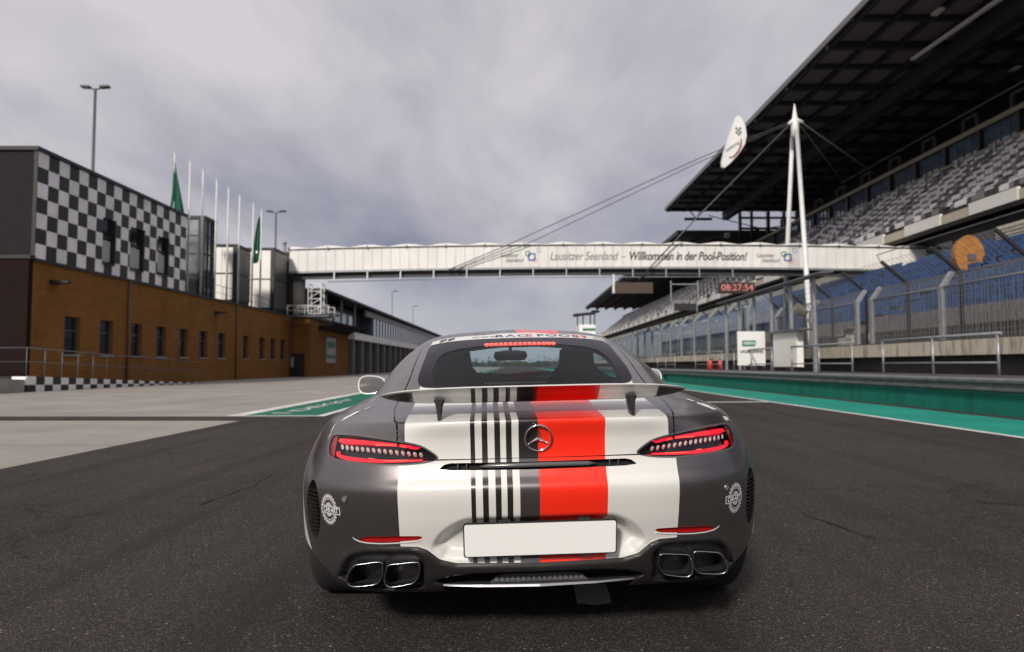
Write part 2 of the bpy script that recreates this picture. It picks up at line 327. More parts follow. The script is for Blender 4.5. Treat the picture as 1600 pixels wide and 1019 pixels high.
# checkered cladding panels: 19 columns by 7 rows, flush black panels and slightly proud white ones
cols, rws = 19, 7; cw = (Y1 - Y0) / cols; ch = (ZT - .12 - ZO) / rws
holes = [(P(150, 0, 1)[0], 0)]
HW = []
for px0, px1, p0, p1 in ((152, 171, 340, 411), (196, 217, 355, 421), (240, 256, 369, 428)):
    ya, yb = -BX * F / (805 - px0), -BX * F / (805 - px1); ym = (ya + yb) / 2; HW.append((ya, yb, EYE + (571 - p1) * ym / F, EYE + (571 - p0) * ym / F))
mb = MB(); mw = MB()
def rect_minus(y0, y1, z0, z1):
    parts = [(y0, y1, z0, z1)]
    for (ha, hb_, hz0, hz1) in HW:
        nx = []
        for (a_, b_, c_, d_) in parts:
            if hb_ <= a_ or ha >= b_ or hz1 <= c_ or hz0 >= d_: nx.append((a_, b_, c_, d_)); continue
            if a_ < ha: nx.append((a_, ha, c_, d_))
            if b_ > hb_: nx.append((hb_, b_, c_, d_))
            m0, m1 = max(a_, ha), min(b_, hb_)
            if c_ < hz0: nx.append((m0, m1, c_, hz0))
            if d_ > hz1: nx.append((m0, m1, hz1, d_))
        parts = nx
    return parts
for i in range(cols):
    for j in range(rws):
        y0_, z1_ = Y0 + i * cw, ZT - .12 - j * ch; wht = (i + j) % 2 == 0
        for (a_, b_, c_, d_) in rect_minus(y0_, y0_ + cw, z1_ - ch, z1_):
            (mw if wht else mb).box(BX - .1, BX + .03 + (.006 if wht else 0), a_ + .004, b_ - .004, c_ + .004, d_ - .004)
bpart(mb, 'checker_panel', PB, bld, 'black squares of the checkered wall'); bpart(mw, 'checker_panel', PW, bld, 'white squares of the checkered wall')
for (ya, yb, za, zb_) in HW:
    mb = MB(); mb.box(BX - .12, BX - .08, ya, yb, za, zb_); w = bpart(mb, 'window', WGL, bld)
    mb = MB(); mb.box(BX - .08, BX + .12, yb - .10, yb, za, zb_); mb.box(BX - .08, BX + .12, ya, yb - .10, za - .08, za); mb.box(BX - .08, BX - .02, ya, yb - .1, za + 1.2, za + 1.3); mb.build('frame', BLKM, w)
    mb = MB(); mb.box(BX - .075, BX - .05, ya + .1, yb - .2, za + .1, za + 1.1); mb.build('blind', mat('blind_grey', (.42, .44, .43), .5), w)
mb = MB(); mb.box(BX - .10, BX + .05, Y0 - .03, Y0 + .003, ZO + .02, ZT - .1); bpart(mb, 'corner_trim', BLKM, bld)
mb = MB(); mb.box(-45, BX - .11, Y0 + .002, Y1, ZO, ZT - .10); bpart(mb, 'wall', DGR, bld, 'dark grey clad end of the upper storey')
mb = MB(); mb.box(-45, BX + .10, Y0 - .10, Y1 + .05, ZT - .10, ZT + .06); mb.box(-45, BX + .08, Y0 - .32, Y0, ZO - .05, ZO + .10); mb.box(BX - .1, BX + .08, Y0, Y2 + .02, ZO - .10, ZO + .02); bpart(mb, 'coping', BLKM, bld)
mb = MB(); mb.box(-45, BX - .3, Y0, Y2, ZO - .3, ZO - .12); bpart(mb, 'roof', DGR, bld)
for px, py in ((77, 441), (335, 489), (454, 509)):
    Y_ = -BX * F / (805 - px); z_ = P(0, py, Y_)[2]; mb = MB(); mb.box(BX, BX + .14, Y_ - .25, Y_ + .25, z_ - .09, z_ + .09); mb.prism([(-.25, 0), (.25, 0), (.25, .08), (-.25, .14)], lambda u, v: (BX + .14, Y_ + u, z_ + v - .05), lambda u, v: (BX + .75, Y_ + u * .7, z_ + v * .5 - .02)); bpart(mb, 'wall_lamp', BLKM, bld)
mb = MB(); mb.box(BX - 3.2, BX - 2.8, Y0 - .55, Y0 - .25, 3.5, 3.85); bpart(mb, 'wall_lamp', GALD, bld)
for px in (196, 367, 452): Y_ = -BX * F / (805 - px); mb = MB(); mb.tube([(BX + .07, Y_, .1), (BX + .07, Y_, ZO - .1)], .055, 8); bpart(mb, 'downpipe', mat('pipe_brown', (.10, .06, .035), .6), bld)
# access ramp with checkered edge and its railing
rmp = empty('access_ramp', (BX + 1.6, 26, 0), 'low ramp beside the orange wall with a black and white checkered edge', 'ramp')
mb = MB(); mw = MB(); RX = BX + 1.25; n = 30; L0, L1 = 26.6, 41.5; stp = (L1 - L0) / n
mt_ = MB(); mt_.add([(RX - .03, 24, 0.01), (BX + .001, 24, 0.01), (BX + .001, L1, 0.01), (RX - .03, L1, 0.01), (RX - .03, 24, .62), (BX + .001, 24, .62), (BX + .001, L1, .02), (RX - .03, L1, .02)], [(4, 5, 6, 7), (0, 4, 7, 3), (0, 1, 5, 4)]); bpart(mt_, 'slab', CNC, rmp)
for i in range(n):
    ya, yb = L0 + i * stp, L0 + (i + 1) * stp; ta, tb = .62 * (1 - i / n) + .03, .62 * (1 - (i + 1) / n) + .03
    for j in range(2):
        m_ = mw if (i + j) % 2 == 0 else mb; a0, a1 = ta * (1 - j * .5), ta * (.5 - j * .5); b0, b1 = tb * (1 - j * .5), tb * (.5 - j * .5)
        m_.prism([(ya, a1), (yb, b1), (yb, b0), (ya, a0)], lambda y, z: (RX - .03, y, z + .004), lambda y, z: (RX + .02, y, z + .004))
for i in range(14):
    for j in range(2): (mw if (i + j) % 2 == 1 else mb).box(RX - (i + 1) * .52, RX - i * .52, L0 - .06, L0 - .001, .02 + j * .31, .33 + j * .31)
bpart(mb, 'checker_edge', PB, rmp, 'black squares on the ramp edge'); bpart(mw, 'checker_edge', PW, rmp, 'white squares on the ramp edge')
rl = empty('railing', (RX - .1, 27, 0), 'thin dark railing along the ramp below the orange brick wall', 'railing')
mb = MB(); mb.tube([(-26, 26.7, 1.72), (RX - .1, 26.7, 1.72), (RX - .1, L1, 1.25)], .025); mb.tube([(-26, 26.7, 1.2), (RX - .1, 26.7, 1.2), (RX - .1, L1, .75)], .016); bpart(mb, 'handrail', GALD, rl)
for i in range(15):
    y_ = 26.7 + i * (L1 - 26.7) / 14; z0_ = .62 * (1 - i / 14); mb = MB(); mb.tube([(RX - .1, y_, z0_), (RX - .1, y_, z0_ + 1.12 - .02 * i)], .022, 6); bpart(mb, 'post', GALD, rl)
for x_ in (-20.2, -22, -24): mb = MB(); mb.tube([(x_, 26.7, .6), (x_, 26.7, 1.72)], .022, 6); bpart(mb, 'post', GALD, rl)
# ---------------------------------------------------------------- lamp posts
def lamp_post(x, y, z0, h, label, group='tall lamp posts', two=True, r=.09):
    t = empty('street_lamp', (x, y, z0), label, 'lamp post', group)
    mb = MB(); mb.tube([(0, 0, 0), (0, 0, h)], [r, r * .6], 10); mb.tube([(-.5, 0, h + .1), (-.12, 0, h), (.12, 0, h), (.5, 0, h + .1)] if two else [(0, 0, h), (.35, 0, h + .1)], .05, 6); mb.build('pole', GALD, t)
    for s_ in ((-1, 1) if two else (1,)):
        m2 = MB(); m2.prism([(-.28, 0), (.28, .05), (.28, .16), (-.28, .14)], lambda u, v: (s_ * (.62 + u * 1.0), -.18, h + .05 + v), lambda u, v: (s_ * (.62 + u), .18, h + .05 + v)); m2.build('lamp_head', BLKM, t)
x_, y_, z_ = P(134, 130, 45); lamp_post(x_, y_, 0, z_, 'twin headed lamp post rising behind the checkered building', r=.14)
x_, y_, z_ = P(427, 330, 66); lamp_post(x_, y_, 0, z_, 'twin headed lamp post behind the white clad boxes', r=.13)
x_, y_, z_ = P(612, 456, 120); lamp_post(x_, y_, 0, z_, 'nearer of the two slim lamp posts behind the pit garages', 'slim lamp posts behind the garages', False)
x_, y_, z_ = P(645, 479, 140); lamp_post(x_, y_, 0, z_, 'farther of the two slim lamp posts behind the pit garages', 'slim lamp posts behind the garages', False)
# ---------------------------------------------------------------- flagpoles on the roof terrace
FPX = [264, 289, 310, 332, 351, 369, 391, 404]; FTY = [234, 247, 262, 277, 290, 302, 315, 326]
ORD = ['first flagpole from the left, behind the checkered wall', 'second flagpole, beside the checkered wall end', 'third flagpole, in front of the glass stair tower', 'fourth flagpole, at the first white clad box', 'fifth flagpole, before the middle of a white box', 'sixth flagpole, at the right edge of the first white box', 'seventh flagpole, just left of the small green flag', 'last flagpole on the right with a limp green flag']
for i, (fx_, fy_) in enumerate(zip(FPX, FTY)):
    X_ = -20.45 if i == 0 else -19.78; Y_ = -X_ * F / (805 - fx_); zt = P(0, fy_, Y_)[2]
    t = empty('flagpole', (X_, Y_, ZO - .12), 'bare white ' + ORD[i] if i not in (0, 7) else 'white ' + ORD[i], 'flagpole', 'white flagpoles in a row')
    mb = MB(); mb.tube([(0, 0, 0), (0, 0, zt - ZO + .12)], [.075, .05], 10); mb.tube([(0, 0, zt - ZO + .10), (0, 0, zt - ZO + .18)], .06, 8); mb.build('pole', POLE, t)
    if i in (0, 7):
        H = zt - ZO - .35; ln_ = 4.4 if i == 0 else 3.6; wd = 1.0 if i == 0 else .65; vs = []; fs = []; nu, nv = 9, 24; x_of = (-.06 if i == 0 else -.10)
        for a_ in range(nv + 1):
            v = a_ / nv
            for k in range(nu + 1):
                u = k / nu; w_ = (.08 + v ** .8 * wd) * (1 if v < .93 else 1 - (v - .93) * 3 * u)
                s_ = 1 if i == 0 else -1
                vs.append((x_of + s_ * (u * w_ - (.25 * v * wd if i == 0 else 0)), .16 * math.sin(u * 11 + v * 4) * (.3 + v) + .03 * math.sin(17 * u + 3 * v), H - v * ln_ - .15 * u + .03 * math.sin(9 * u)))
        for a_ in range(nv):
            for k in range(nu): q = a_ * (nu + 1) + k; fs.append((q, q + 1, q + nu + 2, q + nu + 1))
        m2 = MB(); m2.add(vs, fs, True); fo_ = m2.build('flag', FLG, None); fo_.location = t.location
        tag(fo_, 'long limp green flag hanging on the first flagpole above the checkered wall' if i == 0 else 'small limp green flag with a white mark on the last flagpole', 'flag', 'limp green flags')
        md = fo_.modifiers.new('s', 'SOLIDIFY'); md.thickness = .01
        if i == 7: m3 = MB(); m3.box(-.32, -.2, -.2, -.19, H - 2.95, H - 2.75); m3.build('emblem', PW, fo_)
# ---------------------------------------------------------------- glass stair tower, white clad boxes, terrace
tw = empty('stair_tower', (-21.6, 46, 0), 'narrow glazed stair tower behind the end of the checkered wall', 'tower')
gx0, gx1, gy0, gy1, gz = -22.0, -20.6, 46.5, 48.2, 10.95
mb = MB(); mb.box(gx0, gx1 - .35, gy0, gy0 + .1, ZO, gz - .25); bpart(mb, 'glazing', PGL, tw)
mb = MB(); mb.box(gx1 - .08, gx1 - .02, gy0 + .1, gy1, ZO, gz - .3); bpart(mb, 'glazing', BGL, tw)
mb = MB(); mb.box(gx0, gx1 + .12, gy0 - .1, gy1 + .1, gz - .2, gz); mb.box(gx1 - .35, gx1 + .05, gy0 - .06, gy0 + .16, ZO, gz - .2); mb.box(gx1 - .1, gx1 + .05, gy1 - .15, gy1, ZO, gz - .2)
for z_ in (7.0, 8.4, 9.6): mb.box(gx1 - .03, gx1 + .03, gy0 + .16, gy1 - .15, z_, z_ + .12); mb.box(gx0, gx1 - .35, gy0 - .03, gy0 + .01, z_, z_ + .08)
for y_ in (47.1, 47.7): mb.box(gx1 - .02, gx1 + .04, y_, y_ + .1, ZO, gz - .2)
bpart(mb, 'frame', BLKM, tw)
def clad_box(y0, y1, x0, x1, zt, label, Yb):
    t = empty('clad_box', (x1, y0, 0), label, 'building', 'white clad boxes')
    z0 = ZO + .35; zm = z0 + (zt - z0) * .48
    for a_, b_ in ((z0 + .06, zm - .06), (zm + .06, zt - .2)):
        k = 3
        for q in range(k):
            w = (x1 - x0 - .25) / k; mb = MB(); mb.box(x0 + q * w + .015, x0 + (q + 1) * w - .015, y0 - .05, y0, a_, b_); bpart(mb, 'panel', CLAD, t)
        mb = MB(); mb.box(x1, x1 + .04, y0 + .25, y1, a_, b_); bpart(mb, 'panel', mat('clad_side_shade', (.10, .10, .105), .4, .5), t, 'ribbed side panel coloured dark for its shade')  # shaded side of the white box, put into a darker panel colour
        for r_ in range(int((y1 - y0) / .45)): pass
    mb = MB(); mb.box(x0, x1 - .002, y0 + .002, y1, ZO - .1, zt - .1); mb.box(x0 - .05, x1 + .1, y0 - .1, y1 + .1, zt - .1, zt + .03); mb.box(x1 - .22, x1 + .06, y0 - .07, y0 + .2, z0, zt - .1); bpart(mb, 'core', BLKM, t)
clad_box(51.0, 53.6, -22.8, -20.17, 9.80, 'white clad rooftop box with black edges behind the fourth flagpole', 0)
clad_box(58.0, 61.2, -22.4, -19.86, 10.7, 'white clad rooftop box beside the bridge end, right of the small green flag', 0)
rl = empty('railing', (BX - .25, 50, ZO), 'thin railing along the orange building roof below the white boxes', 'railing')
mb = MB(); mb.tube([(BX - .3, 42, ZO + 1.0), (BX - .3, 61.5, ZO + 1.0)], .02); mb.tube([(BX - .3, 42, ZO + .5), (BX - .3, 61.5, ZO + .5)], .015); bpart(mb, 'handrail', GALD, rl)
for i in range(14): mb = MB(); mb.tube([(BX - .3, 42 + i * 1.5, ZO), (BX - .3, 42 + i * 1.5, ZO + 1)], .018, 6); bpart(mb, 'post', GALD, rl)
# ---------------------------------------------------------------- second orange block and the pit garages
b2 = empty('brick_block', (-18.1, 62, 0), 'square orange brick block with a sunlit end, between pit building and garages', 'building')
bx2 = -18.1; z2 = 5.2
mb = MB(); mb.box(-30, bx2, 62.4, 77, 0, z2); bpart(mb, 'wall', ORB, b2)
mb = MB(); mb.box(-30, bx2 + .12, 62.25, 77.1, z2, z2 + .2); bpart(mb, 'roof', BLKM, b2)
mb = MB(); mb.box(-20.3, -18.5, 61.9, 62.38, 0, 2.1); bpart(mb, 'door', BLKM, b2)
mb = MB(); mb.box(-20.05, -19.3, 61.86, 61.89, .9, 1.8); bpart(mb, 'notice', mat('notice_grey', (.33, .33, .34), .6), b2)
mb = MB(); mb.prism([(0, 0), (1.5, .65), (1.5, .8), (0, .35)], lambda u, v: (bx2 + u, 65.2, 4.3 + v), lambda u, v: (bx2 + u, 76.8, 4.3 + v)); bpart(mb, 'canopy', DGR, b2)
sg = empty('wall_sign', (bx2, 70, 2), 'tall pale board with green panels on the second orange block', 'sign')
ya, yb = 18.1 * F / (805 - 509), 18.1 * F / (805 - 523); mb = MB(); mb.box(bx2 + .003, bx2 + .08, ya, yb, 1.3, 3.75); bpart(mb, 'board', mat('sign_grey', (.36, .37, .38), .6), sg)
mb = MB(); mb.box(bx2 + .082, bx2 + .09, ya + .3, yb - .3, 2.75, 3.35); mb.box(bx2 + .082, bx2 + .09, ya + .1, yb - .1, 1.75, 2.05); bpart(mb, 'green_panel', mat('sign_green', (.02, .18, .10), .6), sg)
pg = empty('pit_garages', (-17.5, 77, 0), 'long row of pit garages with dark doors, white fascia and glazed upper floor', 'building')
gX = -17.5; g0, g1 = 77.2, 215
mb = MB(); mb.box(-34, gX - .8, g0, g1, 0, 3.9); bpart(mb, 'wall', DCN, pg)
y_ = g0; k = 0
while y_ < g1 - 4:
    mb = MB(); mb.box(gX - .8, gX - .15, y_, y_ + .9, 0, 3.9); bpart(mb, 'pier', mat('pier_grey', (.15, .14, .14), .7), pg)
    mb = MB(); mb.box(gX - .79, gX - .6, y_ + .9, y_ + 4.6, 0, 3.5); bpart(mb, 'door', mat('garage_door', (.035, .035, .04), .5, var=.3, vscale=.4), pg)
    y_ += 4.6; k += 1
mb = MB(); mb.box(gX - .8, gX, g0, g1, 3.9, 4.65); bpart(mb, 'fascia', PW, pg)
mb = MB(); mb.box(-32, gX - 1.6, 63, g1, 4.66, 7.4); bpart(mb, 'upper_wall', mat('upper_dark', (.03, .024, .022), .6), pg)
mb = MB(); mb.box(gX - 1.6, gX - .3, 88, 88.3, 4.66, 7.5); mb.box(gX - .32, gX - .22, 88.3, g1, 4.66, 6.9); bpart(mb, 'glazing', BGL, pg)
for i in range(60): mb = MB(); mb.box(gX - .22, gX - .14, 88.3 + i * 2.1, 88.42 + i * 2.1, 4.66, 6.9); bpart(mb, 'mullion', GALD, pg)
mb = MB(); mb.box(gX - .4, gX - .1, 84, g1, 6.9, 7.55); bpart(mb, 'band', mat('band_grey', (.34, .34, .36), .5), pg)
mb = MB(); mb.box(-34, gX + .5, 63.2, g1 + 2, 7.75, 7.95); bpart(mb, 'roof', BLKM, pg)
for y_ in (66, 72, 78): mb = MB(); mb.box(gX - .3, gX - .12, y_, y_ + .2, 5.4, 7.75); bpart(mb, 'column', GALV, pg)
tr = empty('terrace', (-18.1, 70, 5.2), 'glass balustrade round the roof terrace above the second orange block', 'balustrade')
for i in range(8): mb = MB(); mb.box(bx2 - .04, bx2 - .01, 66 + i * 1.6, 67.45 + i * 1.6, z2 + .25, z2 + 1.25); bpart(mb, 'pane', BGL, tr)
for i in range(9): mb = MB(); mb.box(bx2 - .06, bx2, 65.87 + i * 1.6, 65.93 + i * 1.6, z2 + .2, z2 + 1.35); bpart(mb, 'post', GALV, tr)
mb = MB(); mb.box(bx2 - .06, bx2, 62.4, 78.8, z2 + 1.35, z2 + 1.42); bpart(mb, 'rail', GALV, tr)
# white lattice tower and the rail deck at the bridge head
lt = empty('lattice_tower', (-17.8, 61, 5.2), 'white steel lattice tower standing on the terrace under the bridge', 'tower')
mb = MB(); xa, xb, ya, yb, za, zb_ = P(480, 0, 61)[0], P(500, 0, 61)[0], 61, 62.0, P(0, 490, 61)[2], P(0, 443, 61)[2]
for x_ in (xa, xb):
    for y_ in (ya, yb): mb.beam((x_, y_, za), (x_, y_, zb_), .09)
for i in range(5):
    z_ = za + (zb_ - za) * i / 4
    for p, q in (((xa, ya), (xb, ya)), ((xb, ya), (xb, yb)), ((xa, ya), (xa, yb))): mb.beam((*p, z_), (*q, z_), .06)
    if i < 4: zn = za + (zb_ - za) * (i + 1) / 4; mb.beam((xa, ya, z_), (xb, ya, zn), .05); mb.beam((xb, ya, z_), (xb, yb, zn), .05)
bpart(mb, 'frame', WPNT, lt)
dk = empty('gantry_deck', (-18.5, 60, 5.2), 'small white railed platform in front of the lattice tower', 'platform')
xa, xb = P(450, 0, 60)[0], P(514, 0, 60)[0]; z0_, z1_ = P(0, 493, 60)[2], P(0, 478, 60)[2]
mb = MB(); mb.box(xa, xb, 59.6, 61.6, z0_ - .12, z0_); bpart(mb, 'floor', GALD, dk)
mb = MB()
for y_ in (59.6, 61.6):
    mb.tube([(xa, y_, z1_), (xb, y_, z1_)], .04, 6); mb.tube([(xa, y_, (z0_ + z1_) / 2), (xb, y_, (z0_ + z1_) / 2)], .025, 6)
    for i in range(5): x_ = xa + (xb - xa) * i / 4; mb.tube([(x_, y_, z0_), (x_, y_, z1_)], .035, 6)
bpart(mb, 'guard_rail', WPNT, dk)
# ---------------------------------------------------------------- footbridge across the track
br = empty('footbridge', (8, 62, 0), 'enclosed white footbridge spanning the whole track with German lettering', 'bridge')
def cam_(x): u = (x - 9.5) / 29.5; return .42 * (1 - u * u)
BY0, BY1 = 61.8, 65.0; zb0 = P(0, 424, 62)[2]; zt0 = P(0, 390, 62)[2]; X0, X1 = P(450, 0, 62)[0], 38.6; NP = 72; pw = (X1 - X0) / NP
mb = MB(); m2 = MB()
for i in range(NP):
    a_, b_ = X0 + i * pw, X0 + (i + 1) * pw; ca, cb2 = cam_(a_), cam_(b_)
    for yq in (BY0, BY1 - .08):
        (mb if yq == BY0 else m2).add([(a_ + .012, yq, zb0 + ca), (b_ - .012, yq, zb0 + cb2), (b_ - .012, yq, zt0 + cb2), (a_ + .012, yq, zt0 + ca), (a_ + .012, yq + .08, zb0 + ca), (b_ - .012, yq + .08, zb0 + cb2), (b_ - .012, yq + .08, zt0 + cb2), (a_ + .012, yq + .08, zt0 + ca)],
               [(0, 1, 2, 3), (7, 6, 5, 4), (0, 4, 5, 1), (1, 5, 6, 2), (2, 6, 7, 3), (3, 7, 4, 0)])
bpart(mb, 'wall_panels', BRP, br); bpart(m2, 'wall_panels', BRP, br)
mb = MB()
for i in range(24):
    a_, b_ = X0 + i * 3 * pw, X0 + (i + 1) * 3 * pw
    mb.beam((a_, BY0 + .03, zb0 - .10 + cam_(a_)), (b_, BY0 + .03, zb0 - .10 + cam_(b_)), .24, .16)
    mb.beam((a_, BY1, zb0 - .10 + cam_(a_)), (b_, BY1, zb0 - .10 + cam_(b_)), .24, .16)
bpart(mb, 'edge_beam', GALV, br)
mb = MB()
for i in range(24):
    a_, b_ = X0 + i * 3 * pw, X0 + (i + 1) * 3 * pw
    mb.beam((a_, BY0 + .55, zb0 - .42 + cam_(a_)), (b_, BY0 + .55, zb0 - .42 + cam_(b_)), .3, .50)
    mb.beam((a_, (BY0 + BY1) / 2, zb0 - .25 + cam_(a_)), (b_, (BY0 + BY1) / 2, zb0 - .25 + cam_(b_)), BY1 - BY0 - .4, .12)
    mb.beam((a_, BY0 + .1, zt0 - .03 + cam_(a_)), (b_, BY0 + .1, zt0 - .03 + cam_(b_)), .26, .07)
bpart(mb, 'girder', mat('girder_dark', (.035, .034, .036), .5), br)
# membrane roof in shallow waves
mb = MB(); NW = 17; sub = 8; vs = []; fs = []; rows_y = [(BY0 - .12, 0.0), (BY0 + .3, .26), ((BY0 + BY1) / 2, .42), (BY1 - .3, .26), (BY1 + .12, 0)]
wl = (X1 - X0) / NW
for i in range(NW * sub + 1):
    x_ = X0 + i * wl / sub; ph = (i % sub) / sub; w_ = (abs(math.cos(math.pi * ph))) ** 1.3
    for y_, h_ in rows_y: vs.append((x_, y_, zt0 + cam_(x_) + .03 + h_ * (.45 + .75 * w_) + (.03 if h_ == 0 else 0) * w_))
for i in range(NW * sub):
    for k in range(4): q = i * 5 + k; fs.append((q, q + 1, q + 6, q + 5))
mb.add(vs, fs, True); bpart(mb, 'roof', mat('membrane', (.72, .70, .66), .6, var=.05, vscale=.4), br)
mb = MB()
for i in range(NW + 1): x_ = X0 + i * wl; mb.box(x_ - .09, x_ + .09, BY0 - .16, BY0 - .125, zt0 + cam_(x_) - .05, zt0 + cam_(x_) + .14)
bpart(mb, 'roof_clamp', GALD, br)
mb = MB(); zr = zb0 - .92
mb.tube([(X0 + 3.5, BY0 - .1, zr + cam_(X0)), (0, BY0 - .1, zr + cam_(0)), (13, BY0 - .1, zr + cam_(13)), (20.8, BY0 - .1, zr + .42)], .045, 6)
for i in range(14):
    x_ = X0 + 4 + i * 2.9; 
    if x_ < 21: mb.beam((x_, BY0 - .1, zr + cam_(x_)), (x_, BY0 - .02, zb0 - .1 + cam_(x_)), .09)
bpart(mb, 'service_rail', GALV, br)
def on_bridge(x0, z0, kx=1.0):
    return lambda u, v: (x0 + u * kx, BY0 - .012, z0 + v + cam_(x0 + u * kx))
zc_ = (zb0 + zt0) / 2 - .05; LG = mat('letter_grey', (.09, .085, .09), .6); LB = mat('letter_black', (.012, .012, .012), .6)
def bx(px): return P(px, 0, 61.8)[0]
mb = MB(); text_on(mb, 'Lausitzer Seenland', 1.05, on_bridge(bx(859), zc_, .79), shear=.25, align='LEFT', space=.96); text_on(mb, '–', 1.0, on_bridge(bx(972), zc_, .7), align='LEFT'); bpart(mb, 'lettering', LG, br)
mb = MB(); text_on(mb, 'Willkommen in der Pool-Position!', 1.05, on_bridge(bx(983), zc_, .745), shear=.25, bold=.022, align='LEFT', space=.955); bpart(mb, 'lettering', LB, br)
for x0p in (782, 1184):
    mb = MB(); text_on(mb, 'Lausitzer', .50, on_bridge(bx(x0p), zc_ + .14, .85), shear=.25, align='LEFT', bold=.006); text_on(mb, 'Seenland', .50, on_bridge(bx(x0p + 8), zc_ - .30, .85), shear=.25, align='LEFT', bold=.006); bpart(mb, 'lettering', LG, br)
    for dx, dz, s_, col, tk in ((43, .28, .23, (.06, .25, .04), .09), (49, -.02, .34, (.01, .09, .36), .12), (54, -.33, .18, (.65, .22, .08), .05), (60, .58, .20, (.14, .34, .50), .045)):
        X_, Z_ = bx(x0p + dx), zc_ + dz; fr_ = on_bridge(X_, Z_); mb = MB(); o1 = rrect_ = []
        def rr(w, r, n=4):
            o_ = []
            for cx_, cz_, a0_ in ((w - r, w - r, 0), (-w + r, w - r, 90), (-w + r, -w + r, 180), (w - r, -w + r, 270)):
                for k in range(n + 1): a_ = R(a0_ + 90 * k / n); o_.append((cx_ + r * math.cos(a_), cz_ + r * math.sin(a_)))
            return o_
        A, B = rr(s_, s_ * .35), rr(s_ - tk, (s_ - tk) * .35); n = len(A)
        mb.add([fr_(*p) for p in A] + [fr_(*p) for p in B], [(k, (k + 1) % n, n + (k + 1) % n, n + k) for k in range(n)]); bpart(mb, 'emblem', mat('emblem_%d' % dx, col, .6), br)
mb = MB(); cx_ = P(463, 0, 63)[0]; mb.tube([(cx_, 63.2, 5.2), (cx_, 63.2, zb0)], .62, 20); bpart(mb, 'pillar', CNC, br)
mb = MB(); mb.box(X0 - 1.2, X0 + .1, BY0 + .3, BY1, 5.3, zt0 - .1); bpart(mb, 'end_wall', BLKM, br)
mb = MB(); mb.tube([(X0 - .25, 61.3, ZO), (X0 - .25, 61.3, zt0 + .45)], .14, 10); mb.tube([(X0 - .25, 61.3, zt0 + .45), (X0 - .25, 61.3, zt0 + .65)], .18, 10); bpart(mb, 'mast', GALV, br)
# boards hung under the bridge
def hang(name, px0, px1, py0, py1, label, cat, mt, Y=61.2):
    x0_, _, z1__ = P(px0, py0, Y); x1_, _, z0__ = P(px1, py1, Y); t = empty(name, (x0_, Y, z0__), label, cat)
    mb = MB(); mb.box(x0_, x1_, Y, Y + .5, z0__, z1__); bpart(mb, 'case', mt, t); return t, x0_, x1_, z0__, z1__
BRN = mat('board_brown', (.055, .034, .022), .5)
t, *_q = hang('display_board', 961, 1021, 441, 458, 'blank dark brown display board hanging under the bridge', 'board', BRN)
mb = MB(); mb.box(_q[0] - .16, _q[0] - .02, 61.1, 61.6, _q[2], _q[3] + .7); bpart(mb, 'hanger', WPNT, t)
t, *_q = hang('race_clock', 1125, 1181, 441, 458, 'digital clock with pink digits reading 08:27:54 under the bridge', 'clock', mat('clock_case', (.03, .016, .012), .5))
mb = MB(); text_on(mb, '08:27:54', .80, lambda u, v: ((_q[0] + _q[1]) / 2 + u, 61.18, (_q[2] + _q[3]) / 2 + v), bold=.0, space=1.02); bpart(mb, 'digits', mat('digit_glow', (.4, .1, .1), .5, emit=(1, .42, .36), estr=.36), t)
fr2 = empty('hanging_frame', (P(1050, 0, 61)[0], 61.2, 6), 'thin steel frame under the bridge carrying dark screens', 'frame')
mb = MB(); a_, b_, c_, d_ = P(1050, 0, 61)[0], P(1092, 0, 61)[0], P(0, 470, 61)[2], P(0, 438, 61)[2]
for p, q in (((a_, c_), (a_, d_)), ((b_, c_), (b_, d_)), ((a_, c_), (b_, c_)), ((a_, d_ - .3), (b_, d_ - .3)), ((b_ - .08, c_ - 1.0), (b_ - .08, c_)), ((a_ + .2, c_ - .9), (a_ + .2, c_))): mb.beam((p[0], 61.2, p[1]), (q[0], 61.2, q[1]), .08)
bpart(mb, 'frame', GALV, fr2)
t, *_q = hang('dark_screen', 1055, 1090, 474, 485, 'black screen box hanging below the thin steel frame', 'screen', BLKM)
# ---------------------------------------------------------------- mast, stays and teardrop sign
ms = empty('cable_mast', (25, 60, 0), 'tall white two legged mast with a pointed tip beside the grandstand', 'mast')
ap = Vector(P(1249, 182, 61)); mb = MB()
mb.tube([Vector(P(1268, 572, 35)), Vector(P(1252, 200, 60.5))], [.125, .18], 12); bpart(mb, 'leg', WPNT, ms)
mb = MB(); mb.tube([Vector(P(1222, 588, 67)), Vector(P(1232, 400, 65.5)), Vector(P(1246, 190, 61.5))], [.22, .20, .17], 12); bpart(mb, 'leg', WPNT, ms)
mb = MB(); mb.tube([Vector(P(1249, 210, 61)), Vector(P(1249, 190, 61)), Vector(P(1249, 156, 61))], [.38, .33, .04], 10); mb.tube([Vector(P(1238, 189, 61)), ap, Vector(P(1262, 186, 61))], [.12, .3, .12], 8); bpart(mb, 'tip', WPNT, ms)
def cable(pts, r, label, group=None):
    o = MB().tube([Vector(p) for p in pts], r, 6).build('stay_cable', mat('cable_steel', (.09, .09, .11), .5, .4), None); tag(o, label, 'cable', group); return o
CG = 'stay cables of the white mast'
cable([P(1239, 186, 61), P(1100, 242, 61), P(790, 383, 61.5), P(700, 421, 61.6)], .042, 'upper of the two long cables running left from the mast to the bridge', CG)
cable([P(1239, 189, 61), P(1100, 248, 61), P(818, 383, 61.5), P(712, 421, 61.6)], .038, 'lower of the two long cables running left from the mast to the bridge', CG)
cable([P(1239, 191, 61), P(1085, 345, 61), P(998, 438, 61.5)], .065, 'thick cable running steeply down left from the mast across the lettering', CG)
cable([P(1262, 188, 61), P(1372, 268, 70)], .06, 'thick cable running down right from the mast to the grandstand', CG)
cable([P(1258, 192, 61), P(1330, 292, 72)], .035, 'thin cable running down right from the mast tip', CG)
sx, sz = -.28, 0
